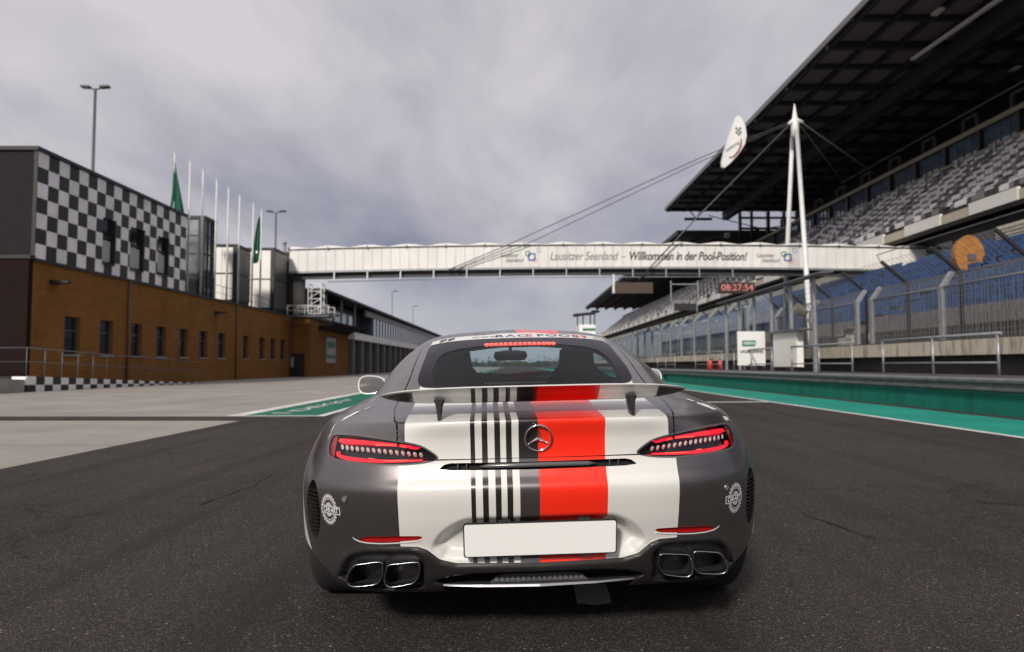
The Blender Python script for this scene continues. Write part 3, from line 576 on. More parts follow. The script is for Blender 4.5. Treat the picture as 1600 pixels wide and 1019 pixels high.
tdp = [(505, 200), (520, 212), (545, 262), (551, 320), (540, 370), (505, 425), (455, 480), (420, 508), (406, 500), (404, 475), (418, 415), (440, 345), (472, 255), (490, 212)]
tdw = [P(1020 + a_ * .2748, 120 + b_ * .2748, 60.4) for a_, b_ in tdp]
td = empty('teardrop_sign', tdw[0], 'white teardrop shaped sign fixed to the mast cables against the sky', 'sign')
mb = MB(); mb.prism(smooth_poly([(p[0], p[2]) for p in tdw], 4).tolist(), lambda x, z: (x, 60.25, z), lambda x, z: (x, 60.6, z)) if False else None
def td_build():
    pts = [(p[0], p[2]) for p in tdw]; mb = MB(); mb.prism(pts, lambda x, z: (x, 60.25, z), lambda x, z: (x, 60.60, z)); bpart(mb, 'board', WPNT, td)
    arc = [P(1020 + a_ * .2748, 120 + b_ * .2748, 60.2) for a_, b_ in ((522, 335), (520, 375), (500, 415), (475, 440), (450, 445))]
    mb = MB(); mb.tube(arc, [.06, .08, .08, .06, .03], 6); bpart(mb, 'red_arc', mat('arc_red', (.30, .06, .06), .5), td)
    sq = MB()
    for i in range(3):
        for j in range(4):
            if (i + j) % 2 == 0: a_, b_ = 490 + i * 11 + j * 1, 268 + j * 12; p = P(1020 + a_ * .2748, 120 + b_ * .2748, 60.22); sq.box(p[0], p[0] + .16, 60.2, 60.24, p[2] - .17, p[2])
    bpart(sq, 'black_checks', LG, td)
    mb = MB(); p = P(1020 + 470 * .2748, 120 + 380 * .2748, 60.2); text_on(mb, 'Lausitzring', .36, lambda u, v: (p[0] + u * .75 - v * .5, 60.22, p[2] + v + u * .48)); bpart(mb, 'lettering', LB, td)
td_build()
# ---------------------------------------------------------------- grandstand
GS = empty('grandstand', (30, 60, 0), 'huge two tier grandstand with blue lower seats under a dark cantilever roof', 'grandstand')
def gp(mb, name, mt, label=None): return bpart(mb, name, mt, GS, label)
SY0, SY1 = 13.0, 292.0
LOW = [(17.6, 2.1), (31.2, 8.6)]; UP = [(34.6, 12.9), (44.5, 20.6)]
def tier(name, p0, p1, n, mt, y0, y1, label):
    mb = MB(); dx, dz = (p1[0] - p0[0]) / n, (p1[1] - p0[1]) / n
    for i in range(n): x_ = p0[0] + i * dx; z_ = p0[1] + i * dz; mb.box(x_, x_ + dx + (.0 if i == n - 1 else .01), y0, y1, z_ - .9 - i * .001, z_ + dz * .5)
    gp(mb, name, mt, label)
tier('lower_tier', LOW[0], LOW[1], 16, DCN, SY0, SY1, 'dark concrete steps under the blue seats')
tier('upper_tier', UP[0], UP[1], 14, DCN, 30, SY1, 'dark concrete steps of the upper tier')
def seats(name, p0, p1, n, y0, y1, pitch, mts, pick, first, label, skip):
    dx, dz = (p1[0] - p0[0]) / n, (p1[1] - p0[1]) / n; mb = MB(); made = []
    for i in range(n):
        y_ = y0; zb_ = p0[1] + (i + .5) * dz; x_ = p0[0] + i * dx
        while y_ < y1:
            ps = pitch * (1 if y_ < 90 else 2.2); w = ps * .84
            if not skip(i, y_):
                g = pick(i, y_); m2 = MB(); up = g[1]
                b_ = m2.box if False else None
                if up: q = [(x_ + .22, .42, .10, .80)]
                bxs = [(x_ + .30, x_ + .38, y_, y_ + w, zb_ + .36, zb_ + .82)]
                if up: bxs.append((x_ + .20, x_ + .27, y_, y_ + w, zb_ + .34, zb_ + .74))
                else: bxs.append((x_ - .08, x_ + .30, y_, y_ + w, zb_ + .36, zb_ + .42))
                tgt = MB() if len(made) < first(i, y_) else mb
                tgt.mi = g[0] if tgt is mb else 0
                for q in bxs: tgt.box(*q)
                if tgt is not mb: gp(tgt, 'seat', mts[g[0]]); made.append(1)
            y_ += ps
    o = gp(mb, name, mts, label); o['kind'] = 'stuff'; return o
def blu(n, c): return mat(n, c, .45, var=.12, vscale=.5)
rnd = random.Random(3)
BM = [blu('seat_blue', (.018, .072, .205)), blu('seat_blue_dark', (.013, .054, .15)), blu('seat_grey', (.16, .145, .145)), blu('seat_pale', (.52, .51, .53))]
def pick_low(i, y):
    if y > 88:
        v = math.sin(y * .42 + i * .9) + math.sin(y * .13 - i * 1.7) + math.sin(i * 2.4 + y * .07)
        if v > 1.75: return (3, False)
    if i < 2: return (2, False)
    return (0 if rnd.random() < .7 else 1, False)
def skip_low(i, y):
    st = (y - 20) % 17.0
    return st < 1.75
seats('seat_rows', LOW[0], LOW[1], 16, SY0, 270, .52, BM, pick_low, lambda i, y: 60 if (y > 17 and i > 3) else 0, 'rows of blue seats in the lower tier', skip_low)
UM = [mat('seat_white', (.66, .63, .64), .5), mat('seat_ash', (.17, .155, .165), .5), mat('seat_black', (.03, .027, .03), .5)]
def pick_up(i, y):
    v = 1.1 * math.sin(y * 2.3 + .22 * i) + .7 * math.sin(y * .83 - i * .35) + rnd.uniform(-.8, .8)
    return (0 if v > .15 else 1 if v > -.8 else 2, True)
seats('seat_rows', UP[0], UP[1], 14, 32, 285, .52, UM, pick_up, lambda i, y: 0, 'rows of white and grey tipped up seats in the upper tier', lambda i, y: (y % 14) < 1.0)
# stair aisles of the lower tier
mb = MB()
for k in range(16):
    yk = 20 + 17 * k
    for i in range(32):
        f = i / 32; mb.box(LOW[0][0] + 13.6 * f - .1, LOW[0][0] + 13.6 * f + .36, yk + .02, yk + 1.62, LOW[0][1] + 6.5 * f - .4, LOW[0][1] + 6.5 * f + .42)
gp(mb, 'stair', mat('stair_grey', (.50, .45, .40), .8, var=.3, vscale=1.5))
# concourse between the tiers
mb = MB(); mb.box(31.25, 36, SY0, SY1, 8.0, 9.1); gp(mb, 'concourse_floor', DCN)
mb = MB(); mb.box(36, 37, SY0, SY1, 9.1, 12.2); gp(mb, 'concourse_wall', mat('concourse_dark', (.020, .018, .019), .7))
mb = MB(); mb.box(31.2, 31.45, 62, SY1, 9.1, 9.95); gp(mb, 'parapet', CNC)
for k in range(40): mb = MB(); mb.box(35.88, 35.97, 16 + k * 7.0, 20.6 + k * 7.0, 9.4, 11.3); gp(mb, 'concourse_window', WGL)
mb = MB(); mb.tube([(31.6, SY0, 10.7), (31.6, SY1, 10.7)], .04); gp(mb, 'handrail', GALD)
# upper tier front: soffit and fascia made of alternating long and short panels
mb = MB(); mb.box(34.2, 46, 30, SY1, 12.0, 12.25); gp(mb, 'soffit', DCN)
y_ = 30; k = 0
while y_ < SY1:
    if k % 2 == 0: mb = MB(); mb.box(33.95, 34.18, y_, y_ + 5.2, 12.25, 13.15); gp(mb, 'fascia_panel', mat('fascia_white', (.66, .64, .60), .5)); y_ += 5.2
    else: mb = MB(); mb.box(34.02, 34.2, y_, y_ + 3.6, 12.25, 12.95); gp(mb, 'fascia_panel', mat('fascia_buff', (.42, .38, .29), .6)); y_ += 3.6
    k += 1
    if k > 62: break
mb = MB(); mb.tube([(34.2, 30, 13.9), (34.2, SY1, 13.9)], .035, 6); gp(mb, 'handrail', GALD)
# hospitality boxes with yellowish beams
mb = MB(); mb.box(44.3, 44.7, 40, SY1 - 160, 23.55, 24.0); mb.box(44.2, 44.7, 40, 292, 21.0, 21.45); gp(mb, 'buff_beam', mat('buff_beam', (.26, .225, .15), .6))
for k in range(17):
    ya = 40 + k * 5.4
    mb = MB(); mb.box(44.75, 44.85, ya + .5, ya + 5.3, 21.46, 23.5); w = gp(mb, 'box_window', BGL)
    mb = MB()
    for q in range(4): mb.box(44.66, 44.74, ya + .5 + q * 1.2, ya + .56 + q * 1.2, 21.46, 23.5)
    mb.box(44.66, 44.74, ya + .5, ya + 5.3, 22.1, 22.15); mb.build('mullion', GALD, w)
    mb = MB(); mb.box(44.35, 44.9, ya, ya + .45, 21.46, 23.54); gp(mb, 'pier', BLKM)
    mb = MB(); mb.box(42.8, 43.0, ya + 1, ya + 1.25, 20.0, 21.0); gp(mb, 'post', GALV)
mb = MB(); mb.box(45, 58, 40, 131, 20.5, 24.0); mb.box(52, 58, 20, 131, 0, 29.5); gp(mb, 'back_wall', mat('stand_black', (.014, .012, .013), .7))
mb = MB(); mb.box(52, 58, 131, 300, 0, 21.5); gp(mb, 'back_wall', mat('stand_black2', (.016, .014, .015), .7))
for k in range(12):
    ya = 42 + k * 7.3; mb = MB()
    for p, q in (((47, ya, 24), (47, ya, 26.6)), ((47, ya + 2.2, 24), (47, ya + 2.2, 26.6)), ((47, ya, 26.6), (47, ya + 2.2, 26.6))): mb.beam(p, q, .28)
    gp(mb, 'gantry', mat('gantry_grey', (.075, .068, .070), .6))
mb = MB(); mb.tube([(44.5, 44, 25.9), (44.5, 96, 25.9)], .07, 6); mb.tube([(44.5, 44, 25.9), (44.5, 43.4, 25.0)], .07, 6); gp(mb, 'handrail', mat('rail_grey', (.16, .15, .155), .5))
# roof of the near stand: dark deck on a grid of beams
RZ = 29.5; ryo, ry1 = 18, 131
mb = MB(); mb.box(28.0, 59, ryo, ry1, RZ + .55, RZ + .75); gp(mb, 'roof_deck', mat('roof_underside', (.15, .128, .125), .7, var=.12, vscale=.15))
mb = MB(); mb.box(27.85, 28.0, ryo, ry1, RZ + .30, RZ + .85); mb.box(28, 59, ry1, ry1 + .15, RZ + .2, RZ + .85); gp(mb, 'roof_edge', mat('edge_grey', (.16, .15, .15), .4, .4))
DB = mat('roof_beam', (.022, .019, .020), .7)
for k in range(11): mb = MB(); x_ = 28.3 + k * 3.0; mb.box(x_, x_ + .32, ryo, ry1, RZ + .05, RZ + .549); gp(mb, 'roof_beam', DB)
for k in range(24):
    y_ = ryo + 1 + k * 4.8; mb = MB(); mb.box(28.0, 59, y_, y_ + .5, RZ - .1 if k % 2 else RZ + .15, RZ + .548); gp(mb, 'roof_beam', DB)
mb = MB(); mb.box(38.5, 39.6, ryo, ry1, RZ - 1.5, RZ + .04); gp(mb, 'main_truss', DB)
for px, py in ((1490, 11), (1583, 35), (1523, 100)):
    pass
for (x_, y_) in ((33.6, 55), (39.9, 57), (33.6, 84), (33.6, 110), (47.5, 66)):
    mb = MB(); mb.box(x_, x_ + .5, y_, y_ + 1.1, RZ - .25, RZ - .08); gp(mb, 'floodlight', mat('flood_glass', (.6, .58, .52), .3))
def at_z(px, py, z): # where a sight line meets the height z
    Y_ = (z - EYE) * F / (571 - py); return ((px - 805) * Y_ / F, Y_, z)
mb = MB(); mb.beam(at_z(1438, 84, RZ - .55), at_z(1600, -28, RZ - .55), .34, .20); gp(mb, 'strip_light', mat('strip_white', (.75, .72, .70), .4))
# rear steelwork where sky shows between the two roofs
for x_, w_ in ((41.8, .4), (44, .35), (47, .5), (50, .4)): mb = MB(); mb.box(x_, x_ + w_, 131.3, 132, 18, RZ + .2); gp(mb, 'column', BLKM)
for z_ in (24.6, 26.4, 28.4): mb = MB(); mb.box(41.8, 53, 131.4, 131.9, z_, z_ + .35); gp(mb, 'cross_beam', BLKM)
mb = MB(); mb.beam((33.2, 129, RZ - 1.6), (31.6, 129, RZ + .3), .16); mb.beam((33.2, 129, RZ - 1.6), (34.2, 129, RZ + .3), .16); mb.box(31, 36, 128.6, 129.2, RZ - 1.9, RZ - 1.5); gp(mb, 'hanger', BLKM)
mb = MB(); mb.tube([(36, 131, 28.9), (52, 131, 24.9)], .09, 6); mb.tube([(37, 131, 24.8), (52, 131, 27.4)], .09, 6); gp(mb, 'brace', BLKM)
# roof of the far stand
f0, f1 = 134, 312
mb = MB(); mb.box(31, 58, f0, f1, 26.3, 26.6); gp(mb, 'roof_deck', mat('roof_underside', (.05, .05, .05)))
mb = MB(); mb.box(30.8, 58, f0 - .3, f0, 25.4, 26.65); mb.box(30.8, 31, f0, f1, 25.9, 26.7); gp(mb, 'roof_edge', BLKM)
for k in range(7): mb = MB(); mb.box(31.5 + k * 4, 31.9 + k * 4, f0, f1, 25.3, 26.29); gp(mb, 'roof_beam', DB)
mb = MB(); mb.box(39.6, 40.4, f0 - 1.2, f0 - .35, 25.2, 26.0); gp(mb, 'floodlight', mat('flood_glass', (.6, .58, .52), .3))
mb = MB(); mb.box(33.5, 37, f1 - 1, f1 + .5, 24.2, 25.2); gp(mb, 'hanger', BLKM)
# orange drum on the lower tier with the buff vomitory wall
dr = empty('orange_drum', (25, 43, 0), 'round orange steel cover of the bridge end above the blue seats', 'cover')
cx_, cy_, cz_ = P(1516, 397, 40); mb = MB(); pts = []
for k in range(28):
    an = 2 * math.pi * k / 28; pts.append((.84 * math.cos(an) + .08, 1.10 * math.sin(an)))
mb.prism(pts, lambda u, v: (cx_ + u, cy_, cz_ + v), lambda u, v: (cx_ + u * .9, cy_ + .5, cz_ + v * .9)); mb.prism([(-.4, -.7), (.75, -.5), (.55, -1.35), (-.35, -1.2)], lambda u, v: (cx_ + u, cy_ + .1, cz_ + v), lambda u, v: (cx_ + u, cy_ + .45, cz_ + v)); bpart(mb, 'shell', mat('orange_steel', (.34, .14, .025), .55, var=.2, vscale=1.5), dr)
mb = MB(); mb.box(cx_ - .05, cx_ + .42, cy_ - .06, cy_ - .01, cz_ - .35, cz_ + .02); bpart(mb, 'vent', GALD, dr)
vw = empty('vomitory_wall', (32, 46, 9), 'pale ribbed concrete wall at the top of the blue seats right of the orange drum', 'wall')
mb = MB(); mb.box(30.3, 30.7, 30, 44.5, 8.1, 9.75)
for k in range(7): mb.box(30.24, 30.299, 30, 44.5, 8.2 + k * .22, 8.28 + k * .22)
bpart(mb, 'ribbed_wall', mat('pale_concrete', (.46, .42, .35), .8, var=.15), vw)
# ---------------------------------------------------------------- pit wall: barrier, concrete wall, fences, railings
ab = empty('crash_barrier', (9.8, 20, 0), 'long corrugated steel crash barrier above the low green wall', 'barrier')
prof = [(0, .50), (-.03, .505), (-.10, .55), (-.10, .60), (-.02, .635), (-.02, .675), (-.10, .71), (-.10, .76), (-.03, .805), (0, .81), (.02, .81), (.0, .70), (.02, .655), (-.03, .60), (.01, .52)]
mb = MB()
for k in range(40):
    y0_ = 3 + k * 4.2; y1_ = y0_ + 4.19; n = len(prof); off = .004 * (k % 2)
    mb.add([(9.76 + p[0] + off, y0_, p[1]) for p in prof] + [(9.76 + p[0] + off, y1_, p[1]) for p in prof], [(i, (i + 1) % n, n + (i + 1) % n, n + i) for i in range(n)] + [tuple(range(n)), tuple(range(n, 2 * n))])
bpart(mb, 'rail', mat('barrier_steel', (.20, .205, .21), .42, .6, var=.25, vscale=3), ab)
for k in range(28): mb = MB(); mb.box(9.80, 9.90, 4 + k * 4.2, 4.12 + k * 4.2, .0, .78); bpart(mb, 'post', GALV, ab)
gw = MB(); gw.box(9.765, 10.05, -10, 46, 0.0, .485); gw.box(9.765, 10.05, 47.0, 220, 0.0, .485); [gw.box(9.755, 9.7645, 5.0 + 4 * k, 5.03 + 4 * k, .05, .48) for k in range(10)]; o = gw.build('green_wall', grimy('green_wall', (.010, .170, .125), (.012, .055, .045), .5, 1.4, .46, .7, .2)); tag(o, 'low green painted wall under the steel crash barrier', 'wall')
o = MB().box(10.06, 13.0, -10, 220, 0, .80).build('pit_wall_walkway', DCN); tag(o, 'narrow dark walkway behind the crash barrier', 'walkway')
cw_ = empty('concrete_wall', (13, 20, 0), 'stained pale concrete wall slab running below the wire fences', 'wall')
mb = MB()
for k in range(44): y_ = -6 + k * 5.0; mb.box(12.96 + .003 * (k % 2), 13.9, y_ + .01, y_ + 4.99, 1.36, 1.80)
def stained():
    m = bpy.data.materials.new('stained_concrete'); m.use_nodes = True; t = NT(m); g = t.n('ShaderNodeNewGeometry').outputs['Position']; mp = t.n('ShaderNodeMapping', {'Vector': g}); mp.inputs['Scale'].default_value = (1, 2.2, .35)
    c = t.mix(t.n('ShaderNodeMapRange', {0: t.noise(1.6, 6, mp.outputs[0], .7), 1: .48, 2: .66}).outputs[0], (.50, .46, .37), (.16, .135, .10)); t.l(c, t.b.inputs['Base Color']); t.b.inputs['Roughness'].default_value = .85; return m
bpart(mb, 'coping', stained(), cw_)
mb = MB(); mb.box(13.35, 13.8, -6, 220, .8, 1.355); bpart(mb, 'footing', DCN, cw_)  # recess below the slab, its shade given as dark concrete
mb = MB(); mb.box(13.9, 17.55, -6, 292, .8, 1.9); o = mb.build('stand_forecourt', DCN); tag(o, 'dark concrete step between the fences and the first seats', 'step')
# inner fence: galvanised posts with their tops cranked back, wire mesh panels
ws_ = MB(); XA = 14.0
fa = empty('wire_fence', (XA, 20, 1.8), 'inner wire mesh fence with wide galvanised posts cranked outward at the top', 'fence')
py_ = [10.0, 14.6, 19.0, 23.3, 27.9, 29.1] + [33.6 + 4.6 * k for k in range(22)]
for y_ in py_:
    mb = MB(); mb.beam((XA, y_, 1.8), (XA, y_, 3.62), .12, .22, up=(0, 1, 0)); mb.beam((XA, y_, 3.6), (XA + .36, y_ + .0, 4.12), .12, .20, up=(0, 1, 0)); bpart(mb, 'post', GALV, fa)
def wire(y0, y1, x0, z0, x1, z1, sp, r):
    mb = MB(); L_ = math.hypot(x1 - x0, z1 - z0); n = max(1, int(L_ / sp))
    for i in range(n + 1):
        f = i / n; mb.beam((x0 + (x1 - x0) * f, y0, z0 + (z1 - z0) * f), (x0 + (x1 - x0) * f, y1, z0 + (z1 - z0) * f), r, r)
    m = max(1, int((y1 - y0) / sp))
    for i in range(m): y_ = y0 + (i + .5) * (y1 - y0) / m; mb.beam((x0, y_, z0), (x1, y_, z1), r, r, up=(0, 1, 0))
    return mb
WIRE = mat('wire', (.18, .18, .19), .5, .4)
for y0_, y1_ in zip(py_[:-1], py_[1:]):
    if y1_ - y0_ < 2: continue
    s_ = .15 if y0_ < 35 else .22 if y0_ < 60 else .45; r_ = .010 if y0_ < 35 else .012
    mb = wire(y0_ + .06, y1_ - .06, XA, 1.85, XA, 3.58, s_, r_)
    mb.v += []; m2 = wire(y0_ + .06, y1_ - .06, XA + .02, 3.66, XA + .35, 4.10, s_, r_); mb.add(m2.v, m2.f); mb.tube([(XA, y0_ + .05, 3.62), (XA, y1_ - .05, 3.62)], .03, 6)
    bpart(mb, 'mesh_panel', WIRE, fa)
# outer debris fence leaning over the track
XB = 16.0
fb = empty('debris_fence', (XB, 20, 1.9), 'taller outer debris fence with dark struts leaning toward the track', 'fence')
pb = [22.0 + 3.45 * k for k in range(34)]
for y_ in pb:
    mb = MB(); mb.beam((XB, y_, 1.9), (XB, y_, 4.4), .09, .12); mb.beam((XB, y_, 4.38), (XB - 1.05, y_, 5.30), .09, .10); bpart(mb, 'post', BLKM, fb)
for y0_, y1_ in zip(pb[:-1], pb[1:]):
    s_ = .28 if y0_ < 60 else .5
    mb = wire(y0_ + .05, y1_ - .05, XB, 2.0, XB, 4.36, s_, .010); m2 = wire(y0_ + .05, y1_ - .05, XB - .03, 4.42, XB - 1.03, 5.28, s_, .010); mb.add(m2.v, m2.f); mb.tube([(XB, y0_ + .05, 4.4), (XB, y1_ - .05, 4.4)], .03, 6); bpart(mb, 'mesh_panel', WIRE, fb)
# glass screen panels farther along
gsx = empty('glass_screen', (13.2, 50, 1.8), 'row of tall clear screens with bent steel posts beyond the shelter', 'screen')
SCR = glassmat('screen_glass', (.80, .84, .86), .05, fmax=.32)
for k in range(20):
    y_ = 40 + 4.0 * k; mb = MB(); mb.beam((13.1, y_, 1.8), (13.1, y_, 4.3), .14, .18); mb.beam((13.1, y_, 4.28), (13.65, y_, 4.9), .14, .16); bpart(mb, 'post', mat('post_sage', (.20, .22, .20), .5), gsx)
    mb = MB(); mb.box(13.09, 13.12, y_ + .1, y_ + 3.9, 1.85, 4.25); bpart(mb, 'pane', SCR, gsx)
# tubular guard rails on the pit wall
def guard(y0, y1, posts, label):
    t = empty('guard_rail', (10.5, y0, .8), label, 'railing', 'tubular guard rails on the pit wall'); X_ = 10.5
    mb = MB(); mb.tube([(X_, y0 - .12, 1.76), (X_, y1 + .05, 1.76)], .035, 8); bpart(mb, 'top_rail', GALV, t)
    mb = MB(); mb.tube([(X_, y0, 1.12), (X_, y1, 1.12)], .022, 8); bpart(mb, 'mid_rail', GALV, t)
    for k in range(posts): y_ = y0 + (y1 - y0) * k / (posts - 1); mb = MB(); mb.tube([(X_, y_, .78), (X_, y_, 1.75)], .032, 8); bpart(mb, 'post', GALV, t)
YR = lambda px: 10.5 * F / (px - 805)
guard(YR(1557), YR(1378), 3, 'nearest tubular guard rail section, in front of the stained concrete wall')
guard(YR(1330), YR(1236), 3, 'guard rail section just right of the white shelter counter')
guard(YR(1205), YR(1146), 3, 'guard rail section in front of the white sign board')
guard(YR(1127), YR(1086), 3, 'guard rail section beside the red fire extinguishers')
guard(YR(1054), YR(1027), 3, 'farthest guard rail section, close to the car roof')
# pit wall shelter
sh = empty('pit_shelter', (11.5, 30, .8), 'open steel shelter with a thin roof and white counter on the pit wall', 'shelter')
mb = MB(); mb.prism([(0, 0), (.5, .03), (.5, .10), (0, .07)], lambda u, v: (11.2 + u, 26.0, 4.45 + v), lambda u, v: (11.2 + u, 39.5, 4.45 + v)); bpart(mb, 'roof', GALD, sh)
for k in range(6): y_ = 27.4 + k * 2.3; mb = MB(); mb.box(11.5, 11.62, y_, y_ + .12, .8, 4.46); bpart(mb, 'post', GALV, sh)
for k in range(4): y_ = 28.4 + k * 3.0; mb = MB(); mb.box(12.0, 12.08, y_, y_ + .10, .8, 4.2); bpart(mb, 'post', GALD, sh)
mb = MB(); mb.box(11.35, 11.62, 28.7, 31.3, 1.0, 2.45); bpart(mb, 'counter', mat('counter_white', (.74, .72, .69), .5), sh)
mb = MB(); mb.box(11.2, 11.75, 28.0, 31.9, 2.452, 2.53); bpart(mb, 'counter_top', GALD, sh)
mb = MB(); mb.box(11.54, 11.57, 32.2, 35.2, 2.5, 4.4); bpart(mb, 'window', SCR, sh)
mb = MB(); mb.tube([(12.3, 30.2, 3.25), (11.9, 30.0, 3.55)], .18, 12); mb.tube([(12.3, 30.2, 3.2), (12.7, 30.2, 2.6)], .05, 6); bpart(mb, 'spotlight', mat('spot', (.5, .45, .35), .3), sh)
sn = empty('white_sign', (11.2, 33, .9), 'white rectangular sign board with a green logo and lettering on the pit wall', 'sign')
x0_, _, z1_ = P(1152, 518, 32.0); x1_, _, z0_ = P(1195, 571, 32.0)
mb = MB(); mb.box(x0_, x1_, 32.0, 32.06, z0_, z1_); bpart(mb, 'board', WPNT, sn)
mb = MB(); mb.prism([(0, 0), (.55, 0), (.62, .10), (.62, .26), (.0, .26)], lambda u, v: (x0_ + .20 + u, 31.975, z0_ + .86 + v), lambda u, v: (x0_ + .20 + u, 31.99, z0_ + .86 + v)); bpart(mb, 'logo', mat('sign_green2', (.01, .16, .10), .6), sn); LG = LB
mb = MB(); text_on(mb, 'DEKRA', .17, lambda u, v: (x0_ + .53 + u, 31.97, z0_ + .99 + v), bold=.004); bpart(mb, 'lettering', WPNT, sn)
mb = MB(); text_on(mb, 'LAUSITZRING', .165, lambda u, v: ((x0_ + x1_) / 2 + u, 31.98, z0_ + .62 + v), bold=.006); bpart(mb, 'lettering', LG, sn)
for px_e, lb in ((1109, 'left red fire extinguisher standing by the guard rail'), (1124, 'right red fire extinguisher standing by the guard rail')):
    x_, y_, z_ = P(px_e, 577, 37.0); t = empty('fire_extinguisher', (x_, y_, .8), lb, 'fire extinguisher', 'red fire extinguishers')
    mb = MB(); mb.tube([(0, 0, 0), (0, 0, .42), (0, 0, .5), (0, 0, .56)], [.10, .10, .06, .03], 12); mb.build('cylinder', mat('ext_red', (.62, .03, .02), .35), t)
    mb = MB(); mb.box(-.02, .14, -.02, .02, .56, .62); mb.build('valve', BLKM, t)
# control tower far away
ct = empty('control_tower', (22, 215, 0), 'small glazed control tower with a slanted roof in the distance', 'tower')
Yt = 215; X_a, X_b = P(899, 0, Yt)[0], P(933, 0, Yt)[0]
zz_ = lambda py: P(0, py, Yt)[2]
mb = MB(); mb.box(X_a + 1.2, X_b - .5, Yt, Yt + 5, 0, zz_(507)); bpart(mb, 'shaft', PW, ct)
mb = MB(); mb.prism([(X_a, zz_(493)), (X_b, zz_(489)), (X_b + .3, zz_(487)), (X_a - .3, zz_(490.5))], lambda x, z: (x, Yt - 1, z), lambda x, z: (x, Yt + 7, z)); bpart(mb, 'roof', BLKM, ct)
for x_ in (X_a + .5, X_a + 2.2, X_b - 2.2, X_b - .9): mb = MB(); mb.box(x_, x_ + .35, Yt, Yt + .3, zz_(508), zz_(491)); bpart(mb, 'mullion', BLKM, ct)
mb = MB(); mb.box(X_a + 2.2, X_b - .5, Yt - .1, Yt - .02, zz_(517), zz_(513)); bpart(mb, 'green_panel', mat('sign_green', (.02, .18, .10)), ct)
# distant wood
mb = MB(); r3 = random.Random(5)
for i in range(260):
    x_ = -300 + i * 2.6 + r3.uniform(-1, 1); h = r3.uniform(6, 9.5); y_ = 620 + r3.uniform(-12, 12); w = r3.uniform(1.6, 3)
    for j in range(16):
        c = Vector((x_ + r3.uniform(-w, w), y_ + r3.uniform(-w, w), h * r3.uniform(.1, 1))); a_ = r3.uniform(.5, 1.3)
        mb.add([c + Vector((r3.uniform(-a_, a_), r3.uniform(-a_, a_), r3.uniform(-a_, a_))) for _ in range(3)], [(0, 1, 2)])
    mb.box(x_ - w, x_ + w, y_ + 12, y_ + 13, 0, h * .55)
o = mb.build('distant_wood', mat('wood_green', (.03, .038, .022), .9, var=.3, vscale=.1)); tag(o, 'dark belt of trees far beyond the end of the track', 'wood', kind='stuff')
# ================================================================ THE CAR
# rows run round the body from the rear centre to the front centre, low rows first
ROW = [ # yc    zc     W     z7    y7    yf    zf
 (0.36, 0.238, 0.88, 0.20, 0.86, 4.35, 0.17),
 (0.175, 0.272, 0.925, 0.235, 0.85, 4.45, 0.20),
 (0.112, 0.335, 0.955, 0.31, 0.84, 4.50, 0.27),
 (0.068, 0.450, 0.965, 0.42, 0.84, 4.53, 0.38),
 (0.024, 0.555, 0.965, 0.53, 0.84, 4.54, 0.48),
 (0.0, 0.650, 0.96, 0.62, 0.84, 4.53, 0.57),
 (0.022, 0.690, 0.945, 0.68, 0.83, 4.50, 0.63),
 (0.038, 0.740, 0.925, 0.73, 0.82, 4.46, 0.67),
 (0.032, 0.810, 0.895, 0.79, 0.82, 4.40, 0.70),
 (0.012, 0.870, 0.86, 0.845, 0.83, 4.30, 0.74),
 (0.040, 0.880, 0.82, 0.875, 0.86, 4.10, 0.79),
 (0.25, 0.898, 0.76, 0.907, 0.94, 3.70, 0.88),
 (0.50, 0.940, 0.70, 0.945, 1.05, 3.30, 0.96),
 (0.80, 1.055, 0.645, 1.055, 1.28, 3.00, 1.08),
 (1.15, 1.165, 0.57, 1.155, 1.55, 2.75, 1.18),
 (1.50, 1.240, 0.455, 1.235, 1.80, 2.50, 1.25),
 (2.06, 1.285, 0.0, 1.285, 2.10, 2.14, 1.285)]
YS = {5: 0.0, 6: 0.006, 7: 0.02, 8: 0.05, 9: 0.10, 10: 0.15}
FR = [0, .25, .45, .62, .76, .88, .96, 1.0]
HS = [0, .010, .040, .105, .21, .39, .65, 1.0]
TT = [.22, .42, .60, .78, .93, .985, 1.0]
XF = [.97, .95, .955, .97, .85, .45, 0.0]
def car_ctrl():
    P = []
    for ri, (yc, zc, w, z7, y7, yf, zf) in enumerate(ROW):
        r = []
        for f, h in zip(FR, HS):
            y0 = yc + (YS.get(ri, yc) - yc) * min(1, max(0, (f - .5) / .2))
            r.append((w * f, y0 + (y7 - y0) * h, zc + (z7 - zc) * f ** 2))
        for t, xf in zip(TT, XF): r.append((w * xf, y7 + (yf - y7) * t, z7 + (zf - z7) * t ** 1.6))
        P.append(r)
    return np.array(P)
def cr(P, samples, axis_len, ghost0=None, ghost1=None):
    # Catmull-Rom through the first axis of P; samples: list of (segment, t)
    n = len(P); g0 = ghost0 if ghost0 is not None else 2 * P[0] - P[1]; g1 = ghost1 if ghost1 is not None else 2 * P[-1] - P[-2]
    Q = np.concatenate([[g0], P, [g1]])
    D = np.sqrt(((Q[1:] - Q[:-1]) ** 2).reshape(n + 1, -1, 3).sum(2)).mean(1) ** 0.5 + 1e-6
    res = []
    for i, t in samples:
        p0, p1, p2, p3 = Q[i], Q[i + 1], Q[i + 2], Q[i + 3]; d0, d1, d2 = D[i], D[i + 1], D[i + 2]
        m1 = ((p1 - p0) / d0 - (p2 - p0) / (d0 + d1) + (p2 - p1) / d1) * d1
        m2 = ((p2 - p1) / d1 - (p3 - p1) / (d1 + d2) + (p3 - p2) / d2) * d1
        t2, t3 = t * t, t ** 3
        res.append((2 * t3 - 3 * t2 + 1) * p1 + (t3 - 2 * t2 + t) * m1 + (-2 * t3 + 3 * t2) * p2 + (t3 - t2) * m2)
    return np.array(res)
def sstep(a, b, x):
    t = np.clip((x - a) / (b - a), 0, 1); return t * t * (3 - 2 * t)
